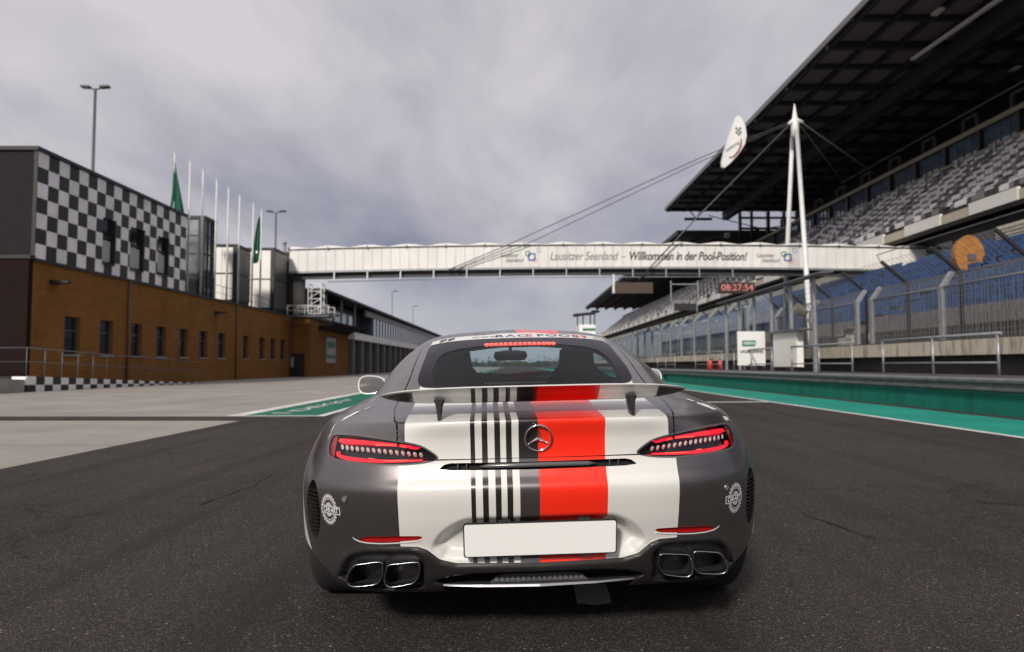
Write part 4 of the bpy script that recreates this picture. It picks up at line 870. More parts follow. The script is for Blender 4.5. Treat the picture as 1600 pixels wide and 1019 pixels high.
def sdpoly(P, poly):                    # signed distance of points to a closed outline, negative inside
    P = np.asarray(P, float); poly = np.asarray(poly, float); a = poly; b = np.roll(poly, -1, 0)
    d2 = np.full(len(P), 1e9); ins = np.zeros(len(P), bool)
    for p, q in zip(a, b):
        e = q - p; w = P - p; t = np.clip((w @ e) / max(e @ e, 1e-12), 0, 1); r = w - t[:, None] * e
        d2 = np.minimum(d2, (r ** 2).sum(1))
        c = (p[1] > P[:, 1]) != (q[1] > P[:, 1])
        with np.errstate(divide='ignore', invalid='ignore'):
            xi = (q[0] - p[0]) * (P[:, 1] - p[1]) / (q[1] - p[1] + 1e-15) + p[0]
        ins ^= c & (P[:, 0] < xi)
    d = np.sqrt(d2); return np.where(ins, -d, d)
def smooth_poly(pts, n=6):
    pts = np.array(pts, float); m = len(pts); o = []
    for i in range(m):
        p0, p1, p2, p3 = pts[i - 1], pts[i], pts[(i + 1) % m], pts[(i + 2) % m]
        for k in range(n):
            t = k / n; o.append(0.5 * (2 * p1 + (p2 - p0) * t + (2 * p0 - 5 * p1 + 4 * p2 - p3) * t * t + (3 * p1 - p0 - 3 * p2 + p3) * t ** 3))
    return np.array(o)
class SF:                               # a piece of skin: points, normals, faces
    def __init__(s, V, N, Fc): s.V, s.N, s.F = V, N, Fc
    def clip(s, val):                   # -> (piece where val<0, piece where val>=0)
        V, Nn = list(s.V), list(s.N); cache = {}
        def cut(i, j):
            k = (min(i, j), max(i, j))
            if k not in cache:
                a, b = k; t = val[a] / (val[a] - val[b]); t = min(max(t, 0.0), 1.0)
                V.append(s.V[a] * (1 - t) + s.V[b] * t); q = s.N[a] * (1 - t) + s.N[b] * t; Nn.append(q / (np.linalg.norm(q) + 1e-12)); cache[k] = len(V) - 1
            return cache[k]
        A, B = [], []; neg = val < 0
        for f in s.F:
            c = sum(neg[i] for i in f)
            if c == len(f): A.append(f)
            elif c == 0: B.append(f)
            else:
                fa, fb = [], []
                for q in range(len(f)):
                    i, j = f[q], f[(q + 1) % len(f)]
                    (fa if neg[i] else fb).append(i)
                    if neg[i] != neg[j]: k = cut(i, j); fa.append(k); fb.append(k)
                if len(fa) > 2: A.append(tuple(fa))
                if len(fb) > 2: B.append(tuple(fb))
        V, Nn = np.array(V), np.array(Nn)
        def sub(fs):
            ids = sorted({i for f in fs for i in f}); mp = {a: b for b, a in enumerate(ids)}
            return SF(V[ids], Nn[ids], [tuple(mp[i] for i in f) for f in fs])
        return sub(A), sub(B)
    def off(s, d): return SF(s.V + s.N * d, s.N, s.F)
    def copy(s): return SF(s.V.copy(), s.N.copy(), list(s.F))
def join_sf(*L_):
    V, Nn, Fc = [], [], []; k = 0
    for a in L_:
        V.append(a.V); Nn.append(a.N); Fc += [tuple(i + k for i in f) for f in a.F]; k += len(a.V)
    return SF(np.concatenate(V), np.concatenate(Nn), Fc)
def rim(s, depth):                      # a return wall along the open edge of a piece
    cnt = {}
    for f in s.F:
        for q in range(len(f)):
            e = (f[q], f[(q + 1) % len(f)]); k = (min(e), max(e)); cnt[k] = cnt.get(k, 0) + 1 if k in cnt else 1; 
    V = []; Fc = []
    for (a, b), c in cnt.items():
        if c == 1:
            k = len(V); V += [s.V[a], s.V[b], s.V[b] + s.N[b] * depth, s.V[a] + s.N[a] * depth]; Fc.append((k, k + 1, k + 2, k + 3))
    return V, Fc
def sf_obj(name, s, mt, parent, label=None, rimd=0.0):
    V = [tuple(v) for v in s.V]; Fc = list(s.F); nv = len(V); nf = len(Fc)
    if rimd:
        rv, rf = rim(s, rimd); V += [tuple(v) for v in rv]; Fc += [tuple(i + nv for i in f) for f in rf]
    me = bpy.data.meshes.new(name); me.from_pydata(V, [], Fc)
    for x in (mt if isinstance(mt, (list, tuple)) else [mt]): me.materials.append(x)
    me.polygons.foreach_set('use_smooth', [i < nf for i in range(len(Fc))]); me.update()
    if rimd:
        ln = []
        for p in me.polygons:
            for vi in p.vertices: ln.append(tuple(s.N[vi]) if p.index < nf else tuple(p.normal))
        me.normals_split_custom_set(ln)
    else: me.normals_split_custom_set_from_vertices([tuple(n) for n in s.N])
    o = link(name, me, None, parent)
    if label: o['label'] = label
    return o
CP = car_ctrl()
nr, nc = CP.shape[:2]
rs_ = [(i, k / q) for i in range(nr - 1) for q in (15 if i < 6 else 9,) for k in range(q)] + [(nr - 2, 1.0)]
cs_ = []
for j in range(nc - 1):
    m = 24 if j < 7 else 8
    cs_ += [(j, k / m) for k in range(m)]
cs_.append((nc - 2, 1.0))
G = cr(CP, rs_, nr)                                       # along rows
G = np.swapaxes(G, 0, 1); mir = np.array([-1, 1, 1])
G = cr(G, cs_, nc, ghost0=G[1] * mir, ghost1=G[-2] * mir)  # round the car
G = np.swapaxes(G, 0, 1)                                  # [row, col, 3]
G[:, 0, 0] = 0; G[:, -1, 0] = 0
gx, gy, gz = G[..., 0], G[..., 1], G[..., 2]; XZ = np.stack([gx, gz], -1).reshape(-1, 2); rear = (gy < 0.9)
RECESS = smooth_poly([(-.300, .388), (-.352, .417), (-.374, .450), (-.340, .502), (-.285, .540), (-.22, .556), (0, .558), (.22, .556), (.285, .540), (.340, .502), (.374, .450), (.352, .417), (.300, .388), (0, .381)], 4)
def dip(poly, depth, soft, inner=0.0):
    sd_ = sdpoly(XZ, poly).reshape(gx.shape); return depth * sstep(inner, -soft, sd_) * rear if False else depth * (1 - sstep(-soft, inner, sd_)) * rear
d_ = dip(RECESS, 0.050, 0.045)
d_ = d_ * (0.45 + 0.55 * sstep(0.385, 0.47, gz))
OPEN = [(-.34, .300), (-.375, .318), (-.30, .340), (-.20, .346), (.20, .346), (.30, .340), (.375, .318), (.34, .300), (.3, .2), (-.3, .2)]
d_ = d_ + dip(OPEN, 0.10, 0.012)
for sgn in (1,):
    EXH = smooth_poly([(.722, .300), (.712, .335), (.682, .392), (.616, .420), (.50, .430), (.432, .428), (.396, .395), (.400, .335), (.415, .285), (.56, .27)], 4)
    d_ = d_ + dip(EXH, 0.035, 0.014)
# the dark lower skirt stands a little proud, swelling over the tail pipes
BND = np.array([(0, .381), (.29, .386), (.345, .400), (.388, .436), (.42, .447), (.52, .447), (.612, .444), (.652, .428), (.692, .400), (.715, .372), (.735, .33), (.76, .29), (.82, .25), (1.1, .22)])
zb = np.interp(np.abs(gx), BND[:, 0], BND[:, 1])
d_ = d_ - 0.014 * sstep(0.004, -0.010, zb * 0 + gz - zb) * 0
d_ = d_ - np.where(rear, 0.012 * (1 - sstep(-0.016, 0.001, gz - zb)), 0)
G[..., 1] = gy + d_
full = np.concatenate([(G[:, ::-1] * mir)[:, :-1], G], 1)   # left front centre -> rear -> right front centre
a, b = full.shape[:2]
dv = np.gradient(full, axis=0); du = np.gradient(full, axis=1); Nn = np.cross(du, dv); ln = np.linalg.norm(Nn, axis=2, keepdims=True)
Nn = Nn / (ln + 1e-9); Nn[-1] = (0, 0, 1); Nn[-2] = np.where(ln[-2] < 1e-6, np.array((0, 0, 1.0)), Nn[-2])
idx = np.arange(a * b).reshape(a, b)
SKIN = SF(full.reshape(-1, 3), Nn.reshape(-1, 3), [tuple(int(x) for x in q) for q in np.stack([idx[:-1, :-1], idx[:-1, 1:], idx[1:, 1:], idx[1:, :-1]], -1).reshape(-1, 4)])
CAR = empty('sports_car', (0.098, 2.405, 0), 'low coupe in grey, white and red striped livery with a rear wing', 'car', rz=R(2.3)); CAR.rotation_euler[1] = R(-1.35)   # the body leans a little, the wheels stay on the ground
# ---------------------------------------------------------------- car materials
def paint_mat():
    m = bpy.data.materials.new('livery'); m.use_nodes = True; t = NT(m); b = t.b
    o = t.n('ShaderNodeSeparateXYZ'); t.l(t.obj(), o.inputs[0]); x, y, z = o.outputs
    WH, DK, GY, RD = (0.66, 0.65, 0.62), (0.085, 0.078, 0.078), (0.188, 0.172, 0.170), (0.86, 0.026, 0.008)
    def ramp(edge):
        r = t.n('ShaderNodeValToRGB'); r.color_ramp.interpolation = 'CONSTANT'
        st = [(-9, GY), (-edge, WH), (-.232, DK), (-.215, WH), (-.193, DK), (-.172, WH), (-.151, DK), (-.131, WH), (-.110, DK), (-.091, WH), (-.069, DK if edge < .48 else GY), (-.001, RD), (.227, WH), (edge, GY)]  # wide band lighter on the bumper, its reflection there painted in
        e = r.color_ramp.elements
        while len(e) > 1: e.remove(e[-1])
        for i, (p, c) in enumerate(st):
            p = min(1, max(0, p + .5)); q = e[0] if i == 0 else e.new(p); q.position = p; q.color = (*c, 1)
        t.l(t.math('ADD', x, 0.5), r.inputs[0]); return r.outputs[0]
    hi = t.math('GREATER_THAN', z, 0.744)
    c = t.mix(hi, ramp(.482), ramp(.458))
    side = t.math('MULTIPLY', t.math('GREATER_THAN', t.math('ADD', y, t.math('MULTIPLY', z, -0.45)), 0.22), t.math('LESS_THAN', z, 0.80))
    side = t.math('MULTIPLY', side, t.math('GREATER_THAN', t.math('ABSOLUTE', x), 0.6))
    c = t.mix(side, c, WH)
    isw = t.n('ShaderNodeSeparateColor'); t.l(c, isw.inputs[0]); roof = t.math('MULTIPLY', t.math('GREATER_THAN', y, 1.44), t.math('MULTIPLY', t.math('GREATER_THAN', z, 1.0), t.math('GREATER_THAN', isw.outputs[2], .5)))
    c = t.mix(roof, c, (.16, .155, .165))
    t.l(c, b.inputs['Base Color'])
    n = t.noise(900, 2, t.obj()); b.inputs['Roughness'].default_value = 0.36; b.inputs['Coat Weight'].default_value = 0.35; b.inputs['Coat Roughness'].default_value = 0.12
    lum = t.n('ShaderNodeSeparateColor'); t.l(c, lum.inputs[0])
    t.l(t.math('MULTIPLY', t.math('LESS_THAN', lum.outputs[0], 0.215), 0.85), b.inputs['Metallic'])
    f = t.noise(6, 3, t.obj()); t.l(t.n('ShaderNodeMapRange', {0: f, 1: .3, 2: .7, 3: .27, 4: .36}).outputs[0], b.inputs['Roughness'])
    t.bump(t.noise(3.5, 2, t.obj()), 0.05, 0.02)
    return m
PAINT = paint_mat()
GAP = mat('shut_line', (0.004, 0.004, 0.004), 0.8)
SATIN = mat('satin_black', (0.019, 0.0175, 0.0175), 0.38, spec=0.35, var=0.1, vscale=20)
GLOSSB = mat('gloss_black', (0.010, 0.010, 0.011), 0.12)
CHROME = mat('chrome', (0.75, 0.75, 0.76), 0.12, 1.0)
PIPE = mat('pipe_steel', (0.50, 0.51, 0.54), 0.28, 1.0)
MATTBLK = mat('matt_black', (0.006, 0.006, 0.006), 0.9)  # plain matt black for recesses, linings and pipe insides
REDL = mat('red_lens', (0.33, 0.005, 0.006), 0.15, coat=0.6)
REDE = mat('red_led', (0.6, 0.01, 0.012), 0.3, emit=(1.0, 0.02, 0.045), estr=0.78)
REDH = mat('red_led_hot', (0.7, 0.02, 0.02), 0.3, emit=(1.0, 0.10, 0.06), estr=1.35)
CELL = mat('clear_cell', (0.72, 0.72, 0.74), 0.2, 0.35)
TRIM = mat('silver_trim', (0.36, 0.36, 0.38), 0.3, 0.9)
WHITEV = mat('white_vinyl', (0.66, 0.66, 0.66), 0.5)
INT = mat('cabin_black', (0.012, 0.012, 0.013), 0.7)
RUB = mat('rubber', (0.018, 0.018, 0.018), 0.8, bump=0.2, bscale=90)
PLATE = mat('plate_white', (0.84, 0.84, 0.82), 0.35)
LENS = glassmat('lamp_lens', (0.93, 0.90, 0.90), 0.03, fmax=.5)
GLASS = glassmat('window_glass', (0.80, 0.90, 0.92), 0.045, fmax=0.17)
BANDB = mat('window_border', (0.012, 0.010, 0.017), 0.22, spec=0.05)
# ---------------------------------------------------------------- cut the skin into panels
def XZv(s): return s.V[:, [0, 2]]
def XYv(s): return s.V[:, [0, 1]]
def axz(s): return np.stack([np.abs(s.V[:, 0]), s.V[:, 2]], -1)
def axy(s): return np.stack([np.abs(s.V[:, 0]), s.V[:, 1]], -1)
def ayz(s): return s.V[:, [1, 2]]
sk = SKIN
BV = BVHTree.FromPolygons([tuple(v) for v in SKIN.V], SKIN.F)
for yc, rr in ((0.93, 0.385), (3.55, 0.375)):
    v = np.hypot(sk.V[:, 1] - yc, sk.V[:, 2] - 0.375) - rr; v = np.maximum(v, 0.55 - np.abs(sk.V[:, 0]))
    arch, sk = sk.clip(v)
    for sg_ in (-1, 1): sf_obj('wheel_arch', arch.clip(-sg_ * arch.V[:, 0])[0].off(-0.09), MATTBLK, CAR)
# the skin is cut away behind the rear corners, where the tyres show
zc_ = np.interp(np.abs(sk.V[:, 0]), [.60, .66, .70, .735, .78, .84, .90, 1.0], [.20, .252, .268, .288, .322, .368, .40, .43]); v = np.maximum(sk.V[:, 2] - zc_, np.maximum(sk.V[:, 1] - 1.0, .60 - np.abs(sk.V[:, 0])))
_, sk = sk.clip(v)
# rear window with its black border and white banner
GO = smooth_poly([(.0, .592), (.27, .606), (.425, .650), (.468, .715), (.474, .82), (.466, 1.05), (.458, 1.30), (.40, 1.425), (.2, 1.425), (0, 1.425)], 5)
GO = np.array([p for p in GO if p[0] > 1e-4]); GO = np.concatenate([GO, [(-.3, 1.425), (-.3, .590)]])
v = np.maximum(sdpoly(axy(sk), GO), 0.9 - sk.V[:, 2]); rw, sk = sk.clip(v)
ban, rw = rw.clip(1.305 - 0.05 * (rw.V[:, 0] / .45) ** 2 - rw.V[:, 1] + 0.07 * (rw.V[:, 0] / .45) ** 2)
GI = smooth_poly([(0, .60), (.30, .625), (.385, .68), (.41, .76), (.41, .90), (.385, 1.05), (.33, 1.11), (.26, 1.13), (0, 1.14)], 5)
GI = np.array([p for p in GI if p[0] > 1e-4]); GI = np.concatenate([GI, [(-.3, 1.14), (-.3, .60)]])
gi, border = rw.clip(sdpoly(axy(rw), GI))
fr = sf_obj('rear_window', border, BANDB, CAR)
sf_obj('pane', gi.off(-0.001), GLASS, fr)
bn = sf_obj('window_banner', ban.off(0.001), WHITEV, CAR)
# the hatch shut line
HL = np.array([(.502, 1.40), (.507, 1.1), (.512, .82), (.530, .60), (.533, .50), (.525, .35), (.503, .17), (.488, .115), (.476, .05), (.476, -.2)])
def dline(P, ln):
    d2 = np.full(len(P), 1e9)
    for p, q in zip(ln[:-1], ln[1:]):
        e = q - p; w = P - p; t = np.clip((w @ e) / (e @ e), 0, 1); r = w - t[:, None] * e; d2 = np.minimum(d2, (r ** 2).sum(1))
    return np.sqrt(d2)
v = np.maximum(dline(axy(sk), HL) - 0.0030, 0.79 - sk.V[:, 2]); gap, sk = sk.clip(v)
v = np.maximum(np.abs(sk.V[:, 2] - 0.7445) - 0.0030, np.abs(sk.V[:, 0]) - 0.40); v = np.maximum(v, sk.V[:, 1] - 0.3); gap2, sk = sk.clip(v)
v = np.maximum(np.abs(sk.V[:, 1] - 1.455) - 0.003, np.maximum(np.abs(sk.V[:, 0]) - 0.46, 1.0 - sk.V[:, 2])); gap3, sk = sk.clip(v)
sf_obj('shut_line', join_sf(gap, gap2, gap3).off(-0.006), GAP, CAR)
# windscreen and side windows
WS = [(0, 3.20), (.45, 3.10), (.60, 2.92), (.56, 2.72), (.44, 2.50), (0, 2.44), (-.3, 2.44), (-.3, 3.20)]
v = np.maximum(sdpoly(axy(sk), WS), 0.93 - sk.V[:, 2]); ws, sk = sk.clip(v)
SW = smooth_poly([(1.45, 1.0), (1.55, 1.13), (1.85, 1.205), (2.3, 1.215), (2.6, 1.13), (2.8, 1.0), (2.0, .97)], 4)
v = np.maximum(sdpoly(ayz(sk), SW), 0.3 - np.abs(sk.V[:, 0])); sw, sk = sk.clip(v)
sf_obj('windscreen', ws.off(-.002), GLASS, CAR)
for sgn in (-1, 1):
    a_, _ = sw.clip(-sgn * sw.V[:, 0]); sf_obj('side_window', a_.off(-.003), GLASS, CAR)
# tail lamps
LP = smooth_poly([(.748, .820), (.68, .826), (.612, .824), (.505, .815), (.415, .800), (.372, .780), (.340, .752), (.375, .737), (.45, .7285), (.54, .7275), (.655, .732), (.740, .740), (.762, .765), (.762, .800)], 5)
LPo = LP
v = np.maximum(sdpoly(axz(sk), LP), sk.V[:, 1] - 0.8); lamp, sk = sk.clip(v)
lampgap, lampin = lamp.clip(-sdpoly(axz(lamp), LP) - 0.005)
BAR1 = smooth_poly([(.720, .812), (.62, .812), (.50, .802), (.42, .787), (.392, .777), (.42, .779), (.50, .792), (.62, .800), (.722, .799)], 4)
BAR2 = smooth_poly([(.725, .770), (.715, .758), (.60, .750), (.50, .746), (.385, .746), (.378, .740), (.50, .7375), (.60, .739), (.705, .745), (.733, .758)], 4)
for sgn in (-1, 1):
    a_, _ = lampin.clip(-sgn * lampin.V[:, 0]); g_, _ = lampgap.clip(-sgn * lampgap.V[:, 0])
    tl = sf_obj('tail_lamp', a_.off(-0.030), GLOSSB, CAR, rimd=0.028)
    sf_obj('lamp_frame', g_.off(0.001), mat('lamp_rim', (.10, .10, .105), .25), tl)
    for q, pl in enumerate((BAR1, BAR2)):
        h_, _ = a_.clip(sdpoly(axz(a_), pl)); sf_obj('light_bar', h_.off(-0.010), REDE, tl, rimd=-0.012)
        pm = pl.copy(); cx = pm.mean(0); pm = (pm - cx) * np.array((0.42, 0.5)) + cx - np.array((0.05, 0.001 if q else 0.0035))
        h_, _ = a_.clip(sdpoly(axz(a_), pm)); 
        if len(h_.F): sf_obj('light_core', h_.off(-0.008), REDH, tl)
    mb = MB()
    for k in range(15):
        t = k / 14; cx = .402 + t * .30; cz = .7605 + t * .019 + 0.003 * math.sin(3.14 * t); rx, rz = .0068, .0088
        pts = []
        for an in range(10):
            u = cx + rx * math.cos(an * .628) + 0.3 * rx * math.sin(an * .628); w_ = cz + rz * math.sin(an * .628); pts.append((u * sgn, w_))
        hit = BV.ray_cast(Vector((cx * sgn, -1, cz)), Vector((0, 1, 0)))[0]
        if hit is None: continue
        vs = []
        for u, w_ in pts:
            q_ = BV.ray_cast(Vector((u, -1, w_)), Vector((0, 1, 0)))[0]; vs.append((u, (q_.y if q_ else hit.y) + 0.016, w_))
        vs.append((cx * sgn, hit.y + 0.008, cz)); mb.add(vs, [(i, (i + 1) % 10, 10) for i in range(10)], False)
    mb.build('lamp_cells', CELL, tl)
    sf_obj('lens', a_.off(-0.001), LENS, tl)
    # dark red outer end of the lamp
    e_, _ = a_.clip(0.735 - np.abs(a_.V[:, 0])); 
    if len(e_.F): sf_obj('side_marker', e_.off(-0.006), REDL, tl)
# long slot under the lid
SL = [(-.340, .7145), (-.322, .729), (-.30, .734), (.30, .734), (.322, .729), (.340, .7145), (.30, .7105), (0, .7085), (-.30, .7105)]
v = np.maximum(sdpoly(XZv(sk), SL), sk.V[:, 1] - 0.5); slot, sk = sk.clip(v)
so = sf_obj('handle_slot', slot.off(-0.022), MATTBLK, CAR, rimd=0.022)
mb = MB(); mb.tube([(-.20, .052, .720), (-.17, .046, .7215), (.0, .041, .7225), (.17, .046, .7215), (.20, .052, .720)], [.002, .0085, .009, .0085, .002], 8); mb.build('handle', mat('handle_grey', (.10, .10, .105), .2, coat=.5), so)
for x_ in (-.275, -.245, .245, .275): mb = MB(); mb.box(x_ - .0012, x_ + .0012, .045, .062, .711, .733); mb.build('slot_clip', TRIM, so)
# side vents
VP = smooth_poly([(.826, .655), (.800, .63), (.788, .54), (.802, .460), (.828, .430), (.855, .465), (.864, .555), (.850, .62)], 4)
v = np.maximum(sdpoly(axz(sk), VP), sk.V[:, 1] - 0.8); vent, sk = sk.clip(v)
for sgn in (-1, 1):
    a_, _ = vent.clip(-sgn * vent.V[:, 0]); vo = sf_obj('corner_vent', a_.off(-0.03), MATTBLK, CAR, rimd=0.03)
    mb = MB()
    for k in range(12):
        z_ = .455 + k * .0145; p0 = BV.ray_cast(Vector((.803 * sgn, -1, z_)), Vector((0, 1, 0)))[0]; p1 = BV.ray_cast(Vector((.850 * sgn, -1, z_)), Vector((0, 1, 0)))[0]
        if p0 and p1: mb.beam((p0.x, p0.y + .014, z_), (p1.x, p1.y + .014, z_), .012, .003)
    mb.build('vent_slat', SATIN, vo)
# reflectors
RF = [(.640, .462), (.600, .478), (.50, .4845), (.402, .487), (.398, .483), (.418, .4725), (.50, .464), (.60, .4575)]
v = np.maximum(sdpoly(axz(sk), RF), sk.V[:, 1] - 0.5); refl, sk = sk.clip(v)
for sgn in (-1, 1):
    a_, _ = refl.clip(-sgn * refl.V[:, 0]); sf_obj('reflector', a_.off(-0.008), REDL, CAR, rimd=0.009)
for sgn in (-1, 1):  # bumper edge highlight below each reflector, painted as a thin pale strip
    pts = []
    for x_, z_ in ((.655, .470), (.648, .463), (.63, .456), (.60, .4525), (.55, .4535), (.50, .4575), (.45, .4625), (.415, .4680), (.402, .4735)):
        h = BV.ray_cast(Vector((sgn * x_, -1, z_)), Vector((0, 1, 0)))[0]; pts.append((h.x, h.y - .0005, h.z))
    MB().tube(pts, [.0008, .0016, .0022, .0024, .0024, .0024, .0024, .0022, .001], 8).build('reflector_highlight', mat('highlight_pale', (.50, .49, .48), .3, coat=.4), CAR)
# the dark lower skirt
zb = np.interp(np.abs(sk.V[:, 0]), BND[:, 0], BND[:, 1]); zb = np.where(sk.V[:, 1] < 0.55, zb, 0.20)
skirt, sk = sk.clip(sk.V[:, 2] - zb)
df = sf_obj('diffuser', skirt, SATIN, CAR)
# painted edge highlight under the reflectors and the remaining painted shell
# lid and shell
LIDP = np.array([(x, y) for x, y in HL] + [(-.3, -.2), (-.3, 1.44), (.3, 1.455)])
v = np.maximum(sdpoly(axy(sk), LIDP), 0.7445 - sk.V[:, 2]); lid, sk = sk.clip(v)
sf_obj('tailgate', lid, PAINT, CAR)
sf_obj('body', sk, PAINT, CAR)
# cabin lining inside the shell
lin = SKIN.clip(np.maximum(1.0 - SKIN.V[:, 2], -1.0))[0]
for gp, kk in ((GO, 0),):
    lin = lin.clip(sdpoly(axy(lin), GI))[1]
lin = lin.clip(np.maximum(sdpoly(axy(lin), WS), .9 - lin.V[:, 2]))[1]
lin = lin.clip(np.maximum(sdpoly(ayz(lin), SW), .3 - np.abs(lin.V[:, 0])))[1]
sf_obj('headliner', lin.off(-0.02), INT, CAR)
mb = MB(); mb.box(-.60, .60, .62, 1.75, .86, .90); mb.box(-.62, .62, 2.75, 3.15, .70, .93); mb.box(-.62, .62, .62, 3.1, .25, .30); mb.box(-.08, .08, 1.7, 2.8, .3, .72); mb.build('cabin_floor', INT, CAR)
for sgn in (-1, 1):
    mb = MB(); pts = [(.20, .45), (.21, .80), (.17, .98), (.105, 1.06), (.095, 1.145), (.06, 1.165), (-.06, 1.165), (-.095, 1.145), (-.105, 1.06), (-.17, .98), (-.21, .80), (-.20, .45)]
    mb.prism(pts, lambda x, z: (sgn * .36 + x, 1.86 - .15 * (z - .45), z), lambda x, z: (sgn * .36 + x * .9, 2.00 - .15 * (z - .45), z)); mb.box(sgn * .36 - .24, sgn * .36 + .24, 1.95, 2.45, .35, .5)
    mb.build('seat', INT, CAR)
mb = MB(); mb.prism([(-.12, 0), (-.11, .032), (-.05, .042), (.05, .042), (.11, .032), (.12, 0), (.10, -.03), (-.10, -.03)], lambda x, z: (x + .0, 2.62, 1.125 + z), lambda x, z: (x * .8 + .0, 2.67, 1.125 + z * .8)); mb.tube([(0, 2.66, 1.14), (0, 2.60, 1.21)], .012); mb.build('cabin_mirror', INT, CAR)
mb = MB(); mb.tube([(-.36 + .17 * math.cos(a * .393), 2.62 - .05 * math.sin(a * .393), .86 + .17 * math.sin(a * .393)) for a in range(17)], .014, 6, False); mb.build('steering_wheel', INT, CAR)
mb = MB(); mb.box(-.58, .58, .8, 4.1, .19, .21); mb.build('underfloor', MATTBLK, CAR)
# high brake light
mb = MB(); bl = []
for k in range(15):
    x_ = -.167 + k * .0239
    for q in (0,):
        h = [BV.ray_cast(Vector((x_ + u, y_, 3)), Vector((0, 0, -1)))[0] for u, y_ in ((-.0085, 1.148), (.0085, 1.148), (.0085, 1.186), (-.0085, 1.186))]
        mb.add([(p.x, p.y, p.z + .003) for p in h] + [(p.x, p.y, p.z - .004) for p in h], [(0, 1, 2, 3), (0, 4, 5, 1), (1, 5, 6, 2), (2, 6, 7, 3), (3, 7, 4, 0)])
mb.build('brake_light', REDH, CAR)
mb = MB()
h = [BV.ray_cast(Vector((x_, y_, 3)), Vector((0, 0, -1)))[0] for x_, y_ in ((-.18, 1.144), (.18, 1.144), (.18, 1.19), (-.18, 1.19))]
mb.add([(p.x, p.y, p.z + .0015) for p in h], [(0, 1, 2, 3)]); mb.build('brake_light_case', REDL, CAR)
# number plate (blank) in its black frame
PY = 0.050
def rrect(w, h, r, n=4):
    o = []
    for cx, cz, a0 in ((w - r, h - r, 0), (-w + r, h - r, 90), (-w + r, -h + r, 180), (w - r, -h + r, 270)):
        for k in range(n + 1): a_ = R(a0 + 90 * k / n); o.append((cx + r * math.cos(a_), cz + r * math.sin(a_)))
    return o
tilt = 0.24
def pl(d): return lambda x, z: (x, PY - d - tilt * z, .4745 + z)
mb = MB(); mb.prism(rrect(.261, .0605, .010), pl(0), pl(.012)); mb.box(-.14, -.10, .058, .075, .408, .424); mb.box(.13, .17, .058, .075, .408, .424); mb.box(-.14, -.10, .030, .05, .52, .541); mb.box(.13, .17, .030, .05, .52, .541)
np_ = mb.build('number_plate', RUB, CAR)
mb = MB(); mb.prism(rrect(.2565, .056, .008), pl(.011), pl(.0145)); mb.build('plate_face', PLATE, np_)
# star badge
mb = MB(); SC = (0, .0, .814); hb = BV.ray_cast(Vector((0, -1, .814)), Vector((0, 1, 0)))[0].y
def bp(x, z, d=0): return (x, hb - .012 - d + (z - .814) * -0.34, z)
mb.tube([bp(.0445 * math.cos(a * .1745), .814 + .0445 * math.sin(a * .1745)) for a in range(37)], .0035, 8, False)
for k in range(3):
    a_ = R(90 + 120 * k); tip = bp(.042 * math.cos(a_), .814 + .042 * math.sin(a_)); l_ = bp(.0062 * math.cos(a_ + R(60)), .814 + .0062 * math.sin(a_ + R(60))); r_ = bp(.0062 * math.cos(a_ - R(60)), .814 + .0062 * math.sin(a_ - R(60)))
    c_ = bp(0, .814, .006); k0 = len(mb.v); mb.add([tip, l_, c_, r_, bp(0, .814, -.004)], [(0, 1, 2), (0, 2, 3), (0, 3, 4), (0, 4, 1)])
mb.tube([bp(0, .814, .0), bp(0, .814, -.012)], .006); mb.build('badge', CHROME, CAR)
# exhaust tips
def tipgeo(poly, y0, name='exhaust_tip'):
    P = smooth_poly(poly, 5); c = P.mean(0); mb = MB(); n = len(P); rings = []
    for s_, y_ in ((1.0, y0 + .09), (1.0, y0 + .004), (.985, y0), (.95, y0 + .001), (.925, y0 + .005), (.91, y0 + .03)):
        rings.append([(c[0] + (p[0] - c[0]) * s_, y_ + (p[1] - c[1]) * -0.35 , c[1] + (p[1] - c[1]) * s_ * (1 if s_ > .96 else .985)) for p in P])
    vs = [v_ for r_ in rings for v_ in r_]; fs = []
    for i in range(len(rings) - 1):
        for k in range(n): fs.append((i * n + k, i * n + (k + 1) % n, (i + 1) * n + (k + 1) % n, (i + 1) * n + k))
    mb.add(vs, fs, True); o = mb.build(name, PIPE, CAR)
    mb = MB(); q = rings[-1]; vs = list(q) + [(v_[0], v_[1] + .10, v_[2]) for v_ in q]
    mb.add(vs, [(k, (k + 1) % n, n + (k + 1) % n, n + k) for k in range(n)] + [tuple(range(n, 2 * n))], False); mb.build('pipe_inside', MATTBLK, o)
for sgn in (-1, 1):
    tipgeo([(sgn * x, z) for x, z in ((.678, .318), (.668, .350), (.645, .380), (.61, .387), (.555, .391), (.546, .378), (.550, .335), (.568, .308), (.60, .300), (.66, .299))], .142)
    tipgeo([(sgn * x, z) for x, z in ((.541, .330), (.532, .370), (.520, .389), (.48, .394), (.425, .397), (.414, .388), (.415, .355), (.432, .322), (.46, .311), (.525, .304))], .100)
